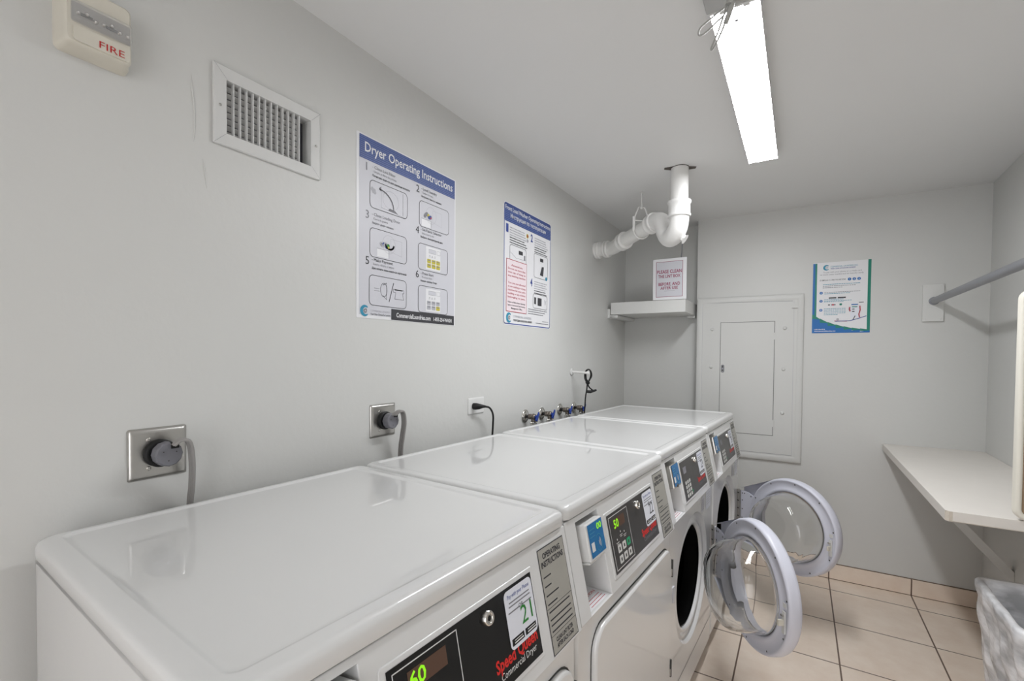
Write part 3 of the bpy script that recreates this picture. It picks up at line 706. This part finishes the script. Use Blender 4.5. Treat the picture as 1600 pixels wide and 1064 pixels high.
# washer outlet
t = thing('power_outlet', 'white horizontal outlet plate between the second dryer outlet and the valves', 'power outlet', (0, 1.050, 1.139))
M = LWF(0, 0)
MB().loft([[(p[0], p[1], zz) for p in rr(-.056+i, -.035+i, .056-i, .035-i, .004, k=3)] for i, zz in ((0, .0003), (0, .002), (.004, .005), (.006, .0055))], PLAST, M).build('wall_plate', t)
MB().prism(rr(-.042, -.016, .042, .016, .012), .005, .0065, PLAST, M).box((.018, -.006, .006), (.020, .004, .0068), SEAM, M).box((.028, -.006, .006), (.030, .004, .0068), SEAM, M).build('receptacle', t)
t = part_at('power_cord', W1, (0, 1.040, 1.139), 'black cord plugged into the white outlet plate')
mb = MB(); mb.tube([(.0065, -.014, 0), (.020, -.012, 0), (.030, -.008, .0), (.038, .004, 0), (.044, .022, -.002)], [.014, .014, .012, .008, .0045], RUBBER, 10); mb.build('plug', t)
MB().tube(spline([(.043, .020, -.002), (.048, .045, -.010), (.046, .072, -.040), (.040, .082, -.085), (.034, .084, -.16), (.02, .086, -.4)]), .0042, RUBBER, 8).build('cord', t)

# four water valves
VL = ['leftmost of the four blue handled water valves on the wall', 'second from the left of the four blue handled water valves', 'third from the left of the four blue handled water valves', 'rightmost of the four blue handled water valves, nearest the hanging cord']
for i, (y, z) in enumerate(((1.464, 1.050), (1.639, 1.045), (1.856, 1.046), (2.050, 1.040))):
    t = thing('water_valve', VL[i], 'valve', (0, y, z), 0, 'water valves above the washers')
    M = LWF(0, 0)
    MB().lathe([(.033, .0005), (.0335, .004), (.030, .007), (.018, .013), (.013, .014)], CHROME, M, 28).build('escutcheon', t)
    mb = MB(); mb.lathe([(.008, .010), (.008, .032)], RUBBER, M, 16); mb.lathe([(.015, .026), (.015, .042), (.013, .044)], BRASS, M, 6, smooth=False)
    mb.lathe([(.012, .043), (.016, .047), (.014, .058), (.009, .061)], BRASS, M, 16)
    V = Matrix.Translation((.050, 0, 0)); mb.lathe([(.012, -.028), (.012, .0)], BRASS, V, 14); mb.build('valve_body', t)
    MB().lathe([(.016, -.044), (.017, -.042), (.017, -.028), (.013, -.024)], CHROME, V, 12, smooth=False).build('hose_nut', t)
    MB().tube(spline([(.050, 0, -.042), (.050, 0, -.09), (.050, .01, -.18), (.05, .01, -.3)]), .011, GASKET, 10).build('hose', t)
    mb = MB(); mb.lathe([(.009, .060), (.009, .074)], BLUEH, M, 12)
    mb.add([(.066, -.022, -.010), (.074, -.022, -.010), (.074, .022, -.010), (.066, .022, -.010), (.066, -.022, .010), (.074, -.022, .010), (.082, .024, .012), (.074, .024, .012)], [(0,3,2,1),(4,5,6,7),(0,1,5,4),(1,2,6,5),(2,3,7,6),(3,0,4,7)], BLUEH, Matrix.Rotation(math.radians(62), 4, 'X'))
    mb.build('handle', t, bevel=.003)

# capped pipe stub and the coiled cord hung on it
t = thing('pipe_stub', 'thin painted pipe stub sticking out of the wall above the valves', 'pipe', (0, 2.016, 1.255))
MB().tube([(.0, 0, 0), (.02, 0, 0), (.105, -.004, -.004)], .007, PIPEW, 12).build('pipe', t)
MB().lathe([(.022, .0005), (.024, .003), (.016, .006), (.009, .007)], WHITEP, LWF(0, 0), 20).build('escutcheon', t)
MB().lathe([(.010, 0), (.010, .012), (.007, .014)], PIPEW, LWF(-.004, -.004, .100), 14).build('end_cap', t)
t = thing('hanging_cord', 'black cord knotted in a loop on the pipe stub above the valves', 'cord', (.10, 2.010, 1.25))
lp = [(.0, .0, -.055), (-.014, .006, -.030), (-.016, .012, .000), (-.006, .014, .018), (.008, .018, .020), (.018, .022, .006), (.020, .024, -.018), (.010, .016, -.042), (.004, .008, -.062), (.010, .02, -.085), (.028, .04, -.105)]
MB().tube(spline(lp), .0042, RUBBER, 8).tube(spline([(.002, .004, -.045), (-.010, .016, -.030), (-.012, .020, .006), (.004, .022, .022), (.014, .026, 0), (.012, .020, -.03), (.002, .008, -.055)]), .0036, RUBBER, 8).build('cord_loop', t)
MB().tube(spline([(.002, .006, -.05), (.0, .004, -.09), (-.006, 0, -.14), (-.008, -.004, -.20), (-.02, -.004, -.40)]), .0042, RUBBER, 8).build('cord', t)
MB().tube([(-.004, .010, -.108), (.012, .028, -.110), (.040, .052, -.100)], [.009, .009, .006], RUBBER, 10).tube([(-.001, .004, -.05), (.006, .014, -.062)], .011, RUBBER, 10).build('plug', t)

# ------------------------------------------------------------------ overhead drain pipe
t = thing('drain_pipe', 'white painted drain pipe with trap from ceiling to left wall', 'pipe', (.635, 1.88, H))
def W(pts): return [Vector(p)-Vector((.635, 1.88, H)) for p in pts]
r = .041
MB().tube(W([(.635, 1.88, H+.02), (.635, 1.88, 2.16), (.635, 1.88, 2.06)]), r*1.02, PIPEW, 28).build('vertical_pipe', t)
def hub(a, b, rr0, name='coupling'):
    a, b = Vector(a), Vector(b); L = (b-a).length; d_ = (b-a)/L
    prof = [(0, r), (.0, rr0*1.05), (.008, rr0*1.08), (.014, rr0*1.05), (.018, rr0), (L-.018, rr0), (L-.014, rr0*1.06), (L-.006, rr0*1.06), (L, rr0), (L, r)]
    MB().tube(W([a+d_*p[0] for p in prof]), [p[1] for p in prof], PIPEW, 28).build(name, t)
def hub2(a, b, rr0):
    a, b = Vector(a), Vector(b); L = (b-a).length
    rings = []; d_ = (b-a)/L; ref = Vector((0, 0, 1)) if abs(d_.z) < .9 else Vector((1, 0, 0)); u = d_.cross(ref).normalized(); v = d_.cross(u)
    for s_, q in ((0, r*.98), (0, rr0*1.05), (.004, rr0*1.09), (.012, rr0*1.09), (.017, rr0*1.0), (L-.017, rr0*1.0), (L-.012, rr0*1.07), (L-.004, rr0*1.07), (L, rr0*1.03), (L, r*.98)):
        p = a+d_*s_-Vector((.635, 1.88, H)); rings.append([p+(u*math.cos(k*math.pi/14)+v*math.sin(k*math.pi/14))*q for k in range(28)])
    MB().loft(rings, PIPEW).build('coupling', t)
hub2((.635, 1.88, 2.125), (.635, 1.88, 2.045), .052)
MB().tube(W(spline([(.635, 1.88, 2.08), (.635, 1.88, 2.03), (.626, 1.888, 1.99), (.602, 1.915, 1.965), (.572, 1.95, 1.966), (.55, 1.975, 1.995), (.535, 1.99, 2.035), (.515, 2.008, 2.07), (.48, 2.04, 2.085), (.44, 2.078, 2.083)], 8)), r*1.14, PIPEW, 28).build('trap', t)
MB().lathe([(.014, -.004), (.018, -.002), (.018, .006), (.026, .014)], PIPEW, Matrix.Translation(Vector((.650, 1.90, 1.945))-Vector((.635, 1.88, H))) @ Matrix.Rotation(2.2, 4, 'Y'), 8, smooth=False).build('cleanout_plug', t)
hub2((.475, 2.045, 2.086), (.435, 2.080, 2.081), .050)
MB().tube(W([(.45, 2.068, 2.082), (.19, 2.293, 2.052)]), r, PIPEW, 28).build('sloped_pipe', t)
hub2((.245, 2.246, 2.058), (.205, 2.280, 2.053), .050)
MB().tube(W(spline([(.215, 2.271, 2.055), (.18, 2.30, 2.05), (.15, 2.33, 2.046), (.12, 2.352, 2.043), (.08, 2.363, 2.042), (.0, 2.368, 2.042)], 6)), r*1.04, PIPEW, 28).build('elbow', t)
hub2((.098, 2.361, 2.042), (.066, 2.365, 2.042), .049); hub2((.036, 2.366, 2.042), (.002, 2.368, 2.042), .050)
# ragged hole in the plaster
pts = []
for i in range(22):
    a = 2*math.pi*i/22; q = .043+random.uniform(0, .005)+(.030 if abs(math.cos(a-.40)) > .95 else 0)
    pts.append((q*math.cos(a), q*math.sin(a)))
mb = MB(); mb.prism(pts, -.0025, -.0005, mat('plaster_gap', (96, 90, 84), rough=.9)); mb.build('ceiling_gap', t, label='dark ragged gap in the plaster around the pipe')
# hanger
hx, hy_, hz = .372, 2.134, 2.073
t = thing('pipe_hanger', 'white painted rod and clevis holding up the drain pipe', 'hanger', (hx, hy_, H))
MB().tube([(0, 0, 0), (0, 0, -.085)], .004, PIPEW, 8).lathe([(.012, -.003), (.012, -.0005)], PIPEW, None, 14).build('rod', t)
ud = Vector((.654, .756, 0)) if False else Vector((.745, .667, 0)); pz = hz-H
q = [ud*-.045+Vector((0, 0, pz)), ud*-.045+Vector((0, 0, pz+.065)), ud*-.018+Vector((0, 0, -.085)), ud*.018+Vector((0, 0, -.085)), ud*.045+Vector((0, 0, pz+.065)), ud*.045+Vector((0, 0, pz))]
mb = MB(); mb.tube([q[1]*.9+q[0]*.1, q[1], q[2], q[3], q[4], q[4]*.9+q[5]*.1], .0045, PIPEW, 8)
mb.tube([q[1]-Vector((0, 0, .01)), q[4]-Vector((0, 0, .01))], .004, PIPEW, 8)
for e_ in (q[1], q[4]): mb.box(tuple(e_+Vector((-.006, -.006, -.07))), tuple(e_+Vector((.006, .006, .012))), PIPEW)
mb.tube([Vector((0, 0, pz))+ud*(.047*math.cos(a*math.pi/12))+Vector((0, 0, .047*math.sin(a*math.pi/12))) for a in range(12, 25)], .005, PIPEW, 8)
mb.build('clevis', t)
MB().lathe([(.008, -.008), (.008, .002)], PIPEW, Matrix.Translation((0, 0, -.088)), 6, smooth=False).build('nut', t)
tag(MB().tube(spline([(.478, 2.70, H-.001), (.480, 2.70, 2.08), (.474, 2.70, 2.0), (.466, 2.68, 1.85)]), .0035, INKM, 8).build('thin_cable'), 'thin dark cable hanging from the ceiling behind the lint box sign', 'cable')

# ------------------------------------------------------------------ ceiling light and added rear fill strip
def strip(label, x0, x1, y0, y1, z, dm, cap):
    t = thing('ceiling_light', label, 'light fixture', ((x0+x1)/2, (y0+y1)/2, H))
    w2 = (x1-x0)/2; l2 = (y1-y0)/2; dz = z-H
    mb = MB(); mb.box((-w2+.001, -l2+.001, dz+.0045), (w2-.001, l2-.001, 0), WHITEP); mb.build('housing', t, bevel=.001)
    M = frame((0, 0, dz), (1, 0, 0), (0, -1, 0))
    mb = MB(); pr = [(-w2, 0), (w2, 0), (w2, .004), (-w2, .004)]
    mb.box((-w2+.0015, -l2+.004, dz+.0012), (w2-.0015, l2-.004, dz+.0045), WHITEP)
    mb.add([(-w2+.0015, -l2+.004, dz+.001), (-w2+.0015, l2-.004, dz+.001), (w2-.0015, l2-.004, dz+.001), (w2-.0015, -l2+.004, dz+.001)], [(0,1,2,3)], dm)
    for sg in (1, -1): mb.box((sg*w2-.001, -l2+.004, dz-.0005), (sg*w2+.001, l2-.004, dz+.008), WHITEP)
    mb.build('diffuser', t)
    for sg in (1, -1):
        e_ = MB(); e_.box((-w2-.001, sg*l2-.004, dz-.001), (w2+.001, sg*l2+.004, dz+.018), WHITEP)
        for q in (-.028, .028): e_.box((q-.008, sg*(l2-.004)-.006, dz-.0025), (q+.008, sg*(l2-.004)+.006, dz+.001), WHITEP)
        e_.build('end_cap', t, bevel=.0015)
        s_ = MB(); s_.lathe([(.0045, dz-.0015), (.0045, dz+.0009)], GREYP, Matrix.Translation((.0, sg*(l2-.055), 0)), 10); s_.build('screw', t)
    return t
strip('lit white fluorescent strip light running along the ceiling above the machines', .940, 1.058, .789, 1.893, 2.25, DIFF, 1)
strip('added fill strip light on the ceiling, unseen behind the camera', .940, 1.058, -1.55, -.45, 2.25, DIFF_FILL, 1)  # unseen strip, added only to fill the room with light
mb = MB(); mb.box((-.062, -.17, -.040), (.062, .0, -.0005), mat('box_grey', (176, 176, 175), rough=.5))
o = mb.build('junction_box', loc=(.995, .785, H), bevel=.004); tag(o, 'grey white metal junction box at the near end of the lit strip light', 'junction box')
WIRE = mat('wire_white', (168, 168, 164), rough=.5)
t = thing('wire_bundle', 'tied bundle of white wires dangling beside the near end of the strip light', 'wires', (1.0, .70, H-.04))
def WB(p): return [Vector(q)-Vector((1.0, .70, H-.04)) for q in p]
MB().tube(WB(spline([(1.012, .70, 2.247), (.998, .70, 2.205), (.965, .70, 2.185), (.935, .70, 2.168), (.930, .70, 2.152), (.942, .70, 2.150), (.968, .70, 2.166), (.995, .70, 2.19), (1.01, .70, 2.247)])), .0022, WIRE, 8).build('wire_loop', t)
MB().tube(WB(spline([(1.004, .70, 2.247), (.99, .70, 2.19), (.975, .70, 2.145), (.960, .70, 2.110), (.965, .70, 2.108), (.982, .70, 2.14), (.997, .70, 2.18), (1.02, .70, 2.247)])), .0024, WIRE, 8).build('wire_loop', t)
MB().tube(WB(spline([(1.018, .695, 2.247), (1.004, .695, 2.19), (.992, .695, 2.155)])), .006, WIRE, 10).build('cable_end', t)
MB().tube(WB([(1.008, .695, 2.247), (1.006, .695, 2.215), (1.000, .695, 2.195)]), [.012, .013, .010], WIRE, 10).box(tuple(Vector((1.0, .685, 2.20))-Vector((1.0, .70, H-.04))), tuple(Vector((1.028, .705, 2.206))-Vector((1.0, .70, H-.04))), WIRE).build('tie_wrap', t)

# ------------------------------------------------------------------ alcove shelf and sign
t = thing('wall_shelf', 'thick white shelf fixed across the alcove corner', 'shelf', (.275, 2.80, 1.64))
mb = MB(); mb.box((-.247, -.20, 0), (.252, .195, .082), SHELFW); mb.build('shelf_board', t, bevel=.0015)
mb = MB(); mb.box((-.2745, -.19, -.022), (-.255, .19, .042), SHELFW); mb.box((-.255, -.19, -.022), (-.20, .19, -.003), SHELFW); mb.build('cleat', t, bevel=.001)
mb = MB(); mb.box((.20, .12, -.016), (.252, .19, -.001), SHELFW); mb.build('support_block', t)
t = thing('notice_sign', 'white sign asking to clean the lint box, standing on the shelf front edge', 'sign', (.43, 2.605, 1.722))
M = frame((-.11, -.010, .001), (1, 0, 0), (0, -.02, 1))
d = MB(); d.prism([(0, 0), (.213, 0), (.213, .266), (0, .266)], -.003, 0, PAPER, M); 
z = .0006
d.rect(.020, .018, .190, .248, MAROON, M, z); d.rect(.0225, .0205, .1875, .2455, PAPERG, M, z+.0003)
for s_, v, h_, w_ in (('PLEASE CLEAN', .172, .021, .156), ('THE LINT BOX', .143, .019, .140), ('BEFORE, AND', .092, .020, .136), ('AFTER USE', .067, .018, .110)):
    d.text(s_, .105, v, MAROON, M, h=h_, w=w_, align='c', bold=.02, z=z+.0006)
d.stroke([(.075, .056), (.140, .056)], .003, INKL, M, z+.0006)
d.build('sign_board', t)

# ------------------------------------------------------------------ back wall objects
def BW(x, z, off=0): return frame((x, yb(x)-off, z), (1, MB_, 0), (0, 0, 1))
t = thing('electrical_panel', 'grey painted electrical panel set in the back wall behind the last washer', 'electrical panel', (.55, yb(.55), .687))
M0 = frame((0, 0, 0), (1, MB_, 0), (0, 0, 1))
PWD, PHT = .626, 1.063
rings = [[(p[0], p[1], z) for p in rr(i, i, PWD-i, PHT-i, .004, k=2)] for i, z in ((0, .0005), (0, .014), (.004, .017), (.030, .017), (.036, .0145))]
MB().loft(rings, WALL, M0).build('frame', t)
d = MB(); d.stroke([(.036, .045), (.036, 1.030)], .0014, INKL, M0, .0150); d.stroke([(.036, 1.030), (.565, 1.020)], .0022, INKM, M0, .0152); d.stroke([(.575, .048), (.572, 1.02)], .0014, INKL, M0, .0150); d.stroke([(.036, .045), (.575, .045)], .002, INKM, M0, .0150)
d.build('cover_joint', t)
d = MB(); d.prism(rr(.150, .160, .470, .896, .002), .0146, .0155, SEAM, M0); d.build('door_gap', t)
d = MB(); d.prism(rr(.1525, .1625, .4675, .8935, .002), .0146, .0172, WALL, M0); dr = d.build('door', t, bevel=.0008)
d = MB(); d.loft([[(p[0], p[1], z) for p in rr(.158+i, .560+i, .178-i, .612-i, .009, k=5)] for i, z in ((0, .017), (.001, .021), (.004, .0225))], GALV, M0)
d.disc(.168, .575, .005, SEAM, M0, .0230); d.rect(.164, .592, .172, .606, SEAM, M0, .0230); d.lathe([(.004, .017), (.003, .020)], WALL, M0 @ Matrix.Translation((.168, .622, 0)), 10); d.build('latch', dr)
for zz in (.80, .24): MB().box((.466, zz-.022, .015), (.476, zz+.022, .0205), WALL, M0).build('hinge', dr)
for (a, b) in ((.100, .850), (.095, .595), (.525, .850), (.522, .590), (.520, .310)):
    MB().lathe([(.011, .0145), (.010, .019), (.005, .021)], WALL, M0 @ Matrix.Translation((a, b, 0)), 16).build('screw', t)
MB().box((.560, .975, .015), (.594, 1.005, .024), WALL, M0).build('clip', t)
# blue information poster
M = BW(1.219, 1.503); PW, PH = .287, .430
d = MB(); d.prism([(0, 0), (PW, 0), (PW, PH), (0, PH)], .0004, .0012, PAPER, M)
d.rect(.0, 0, PW, PH, PAPER, M, .0014)
d.poly([(0, 0), (.0115, 0), (.0115, .427), (0, .427)], PBLUE, M, .0017); d.poly([(.0115, .06), (.021, .06), (.021, .427), (.0115, .427)], PGREEN, M, .0017)
d.poly([(.272, 0), (.287, 0), (.287, .430), (.272, .430)], PGREEN, M, .0017)
cv = [(.0, .118), (.04, .090), (.08, .068), (.12, .052), (.16, .040), (.20, .031), (.24, .025), (.287, .020)]
for i in range(len(cv)-1):
    a, b = cv[i], cv[i+1]
    d.add([(a[0], a[1]-.012-.02*(1-i/7), .0019), (b[0], b[1]-.012-.02*(1-(i+1)/7), .0019), (b[0], b[1]-.003, .0019), (a[0], a[1], .0019)], [(0,1,2,3)], PGREEN, M)
    d.add([(a[0], 0, .0021), (b[0], 0, .0021), (b[0], b[1]-.008, .0021), (a[0], a[1]-.016-.012*(1-i/7), .0021)], [(0,1,2,3)], PBLUE, M)
swoosh(d, M, .068, .398, .017, .0018)
d.text('COMMERCIAL LAUNDRIES INC', .088, .398, TEAL, M, h=.0085, w=.135, z=.0019); d.text('YOUR CLEAR CHOICE FOR LAUNDRY', .088, .387, BLUEI, M, h=.0065, w=.125, bold=.02, z=.0019)
d.text('To pay with your phone or a credit card', .052, .366, INKM, M, h=.0085, w=.190, z=.0019); d.text('no more coins needed and no laundry cards', .036, .352, INKM, M, h=.0085, w=.215, z=.0019)
d.text('SO SIMPLE AS 1 2 3 AND YOU ARE DONE', .035, .318, INK, M, h=.0080, w=.130, z=.0019, bold=.01)
for i, u in enumerate((.184, .207, .230)): d.disc(u, .321, .0088, PBLUE, M, .0019); d.text(str(i+1), u, .3165, PAPER, M, h=.009, align='c', z=.0022)
for i, ln in enumerate((.185, .165, .10)): squig(d, M, .052, .294-i*.010, ln, TEAL if i == 0 else INKM, .0032, .0019)
for i, v in enumerate((.245, .195, .140)): d.disc(.044, v, .0085, PBLUE, M, .0019); d.text(str(i+1), .044, v-.0045, PAPER, M, h=.009, align='c', z=.0022)
for v, ln in ((.248, .18), (.240, .13), (.205, .10), (.196, .14), (.190, .10)): squig(d, M, .060, v-.002, ln, INKM if v > .245 else TEAL, .0028, .0019)
for i in range(5): squig(d, M, .060, .146-i*.009, .11-(.04 if i == 4 else 0), TEAL, .0028, .0019)
d.rect(.083, .209, .121, .217, INK, M, .0019); d.rect(.128, .209, .168, .217, INK, M, .0019)
d.rect(.080, .168, .090, .174, INK, M, .0019); d.rect(.096, .167, .118, .175, INKM, M, .0019); d.rect(.1, .167, .11, .175, REDI, M, .0021); d.poly(rr(.137, .166, .150, .178, .004), PGREEN, M, .0019)
d.rect(.193, .088, .236, .160, STICK, M, .0019); d.rect(.196, .165, .228, .171, PBLUE, M, .0019); d.rect(.199, .152, .225, .157, PGREEN, M, .0022); d.rect(.200, .138, .212, .143, INK, M, .0022); d.rect(.200, .124, .212, .130, INK, M, .0022); d.rect(.232, .178, .255, .182, INK, M, .0019)
d.stroke([(.188, .152), (.187, .140), (.190, .130)], .007, REDI, M, .0019); d.stroke([(.237, .158), (.239, .135), (.233, .110), (.236, .092)], .006, REDI, M, .0024)
d.stroke([(.120, .070), (.19, .072), (.23, .084), (.268, .098)], .004, BLUEI, M, .0024); d.stroke([(.205, .078), (.215, .100)], .004, INK, M, .0024); d.stroke([(.115, .072), (.175, .070)], .005, REDI, M, .0023); d.disc(.13, .082, .007, INKL, M, .0023)
d.text('1-855-254-9274', .012, .019, PAPER, M, h=.0065, w=.055, z=.0024, bold=.02); d.text('www.commerciallaundries.com', .012, .009, PAPER, M, h=.0065, w=.108, z=.0024, bold=.02)
tag(d.build('information_poster'), 'small white information sheet with blue and green borders on the back wall', 'poster')
# rod and its mounting board
t = thing('mounting_board', 'white board screwed to the back wall holding the end of the rod', 'mounting board', (1.783, yb(1.783), 1.662))
MB().prism(rr(-.045, -.103, .045, .103, .002), .0005, .013, SHELFW, M0).build('board', t, bevel=.0015)
for a in (-.034, .034):
    for b in (-.09, .09): MB().lathe([(.004, .013), (.003, .0145)], SHELFW, M0 @ Matrix.Translation((a, b, 0)), 10).build('screw', t)
t = thing('clothes_rod', 'grey metal hanging rod running from the back wall above the counter', 'rod', (1.785, yb(1.785)-.014, 1.672))
MB().tube([(0, 0, 0), (0, -2.2, 0), (0, -4.82, 0)], .0175, GALV, 24).build('rod', t)
MB().tube([(0, 0, 0), (0, -.012, 0)], .022, GALV, 24).build('end_socket', t)

# ------------------------------------------------------------------ counter with brace
t = thing('folding_counter', 'white laminate folding counter on the right wall below the rod', 'counter', (1.578, 1.515, .854))
mb = MB(); D = lambda x, y: (x-1.578, y-1.515)
p = [D(1.585, 1.512), D(xr(1.512)-.0005, 1.512), D(xr(2.88)-.0005, yb(2)-.0005), D(1.578, yb(1.578)-.0005), D(1.578, 1.520)]
mb.prism(p, -.034, -.0012, CHIPB); mb.build('core', t, label='chipped particle board edge')
p2 = [(a[0], a[1]) for a in p]; p2[0] = D(1.588, 1.5115); p2[4] = D(1.5775, 1.522)
mb = MB(); mb.prism(p2, -.0012, .0, COUNTER); mb.box((-.0010, .012, -.034), (.0, 1.386, -.0008), COUNTER); mb.box((.016, -.0042, -.031), (.42, -.0031, -.0012), COUNTER); mb.build('laminate', t)
br_y = 2.45
t = thing('shelf_brace', 'pale diagonal wooden brace under the counter, fixed to the right wall', 'brace', (xr(br_y), br_y, .344))
mb = MB(); a = Vector((-.40, 0, .474)); b = Vector((0, 0, 0)); u = (a-b).normalized(); M = frame((-.0, -.012, .0), u, (0, 0, 1) if False else Vector((u.z, 0, -u.x)) * -1)
mb.add([(0, -.02, -.01), (0, -.02, .045), (-.375, -.02, .4755), (-.420, -.02, .4755), (0, .02, -.01), (0, .02, .045), (-.375, .02, .4755), (-.420, .02, .4755)], [(0,1,2,3),(7,6,5,4),(0,4,5,1),(1,5,6,2),(2,6,7,3),(3,7,4,0)], SHELFW)
mb.build('brace_bar', t, bevel=.0015)

# framed board standing at the near end of the counter
t = thing('framed_board', 'cream framed board with rounded corners at the right edge, on the counter end', 'board', (1.863, 1.500, .856))
M = frame((-.130, 0, 0), (1, 0, 0), (0, 0, 1))
O = rr(0, 0, .262, .716, .032, k=7); 
def ins(i): return rr(i, i, .262-i, .716-i, .032-i*.7, k=7)
MB().loft([[(*p, -.028) for p in ins(0)], [(*p, -.004) for p in ins(0)], [(*p, .002) for p in ins(.003)], [(*p, .003) for p in ins(.009)], [(*p, .0) for p in ins(.0145)], [(*p, -.006) for p in ins(.0155)]], FRAMEW, M, True, True, False).build('frame', t)
MB().prism(ins(.0155), -.012, -.004, BROWN, M).build('panel', t)

# ------------------------------------------------------------------ bin with liner
t = thing('trash_bin', 'grey rectangular waste bin at the lower right edge under the counter', 'bin', (1.816, 1.45, 0))
def brr(i, z, r=.03, k=5):
    return rr(-.126+i, -.19+i, .126-i, .19-i, r, z, k)
BH = .605
def tap(z): return .045*(1-z/BH)
mb = MB(); mb.loft([brr(tap(0)+.006, 0), brr(tap(0), .006), brr(tap(.57), .57), brr(-.006, .572), brr(-.006, BH-.006), brr(-.003, BH), brr(.002, BH), brr(.006, BH-.008), brr(tap(.02)+.006, .012)], BINM)
mb.build('bin_body', t)
def liner():
    t = thing('bin_liner', 'clear plastic liner bag wrinkled over the rim of the waste bin', 'bin liner', (1.816, 1.45, 0))
    mb = MB(); K = 22; rows = []
    prof = [(.06, -.018, .10), (.30, -.006, 1)]
    def ring(i, z, amp, ph):
        base = []
        x0, y0, x1, y1 = -.126+i, -.19+i, .126-i, .19-i; N = 120; per = 2*((x1-x0)+(y1-y0))
        pts = rr(x0, y0, x1, y1, .03, None, 6); pts.append(pts[0]); L = [0]
        for a, b in zip(pts, pts[1:]): L.append(L[-1]+math.dist(a, b))
        for k in range(N):
            s_ = L[-1]*k/N; j = max(q for q in range(len(L)) if L[q] <= s_+1e-12); j = min(j, len(pts)-2)
            f = (s_-L[j])/max(1e-9, L[j+1]-L[j]); a, b = pts[j], pts[j+1]
            x, y = a[0]+(b[0]-a[0])*f, a[1]+(b[1]-a[1])*f
            l = math.hypot(x, y); nx, ny = x/l, y/l
            wv = math.sin(k*.55+ph*3+z*26)*.5+math.sin(k*.23-z*41+ph)*.35+math.sin(k*1.1+z*17)*.25+math.sin(k*.07*5+z*60)*.2
            base.append((x+nx*amp*wv, y+ny*amp*wv, z+amp*.8*math.sin(k*.4+z*30)))
        return base
    for z in [x*.018 for x in range(1, 31)]: rows.append(ring(tap(z)-.012, z+.02, .007, 1.3))
    rows += [ring(-.013, .585, .004, 1), ring(-.013, BH, .003, 1), ring(-.009, BH+.006, .002, 1), ring(.004, BH+.006, .002, 1), ring(.011, BH-.005, .003, 1), ring(.016, BH-.05, .006, .4)]
    for z in (.50, .44, .38, .32, .26, .2, .14, .08): rows.append(ring(tap(z)+.014, z, .006, .4))
    mb.loft(rows, FILM, None, True, False, False); mb.build('film', t)
    return t
liner()
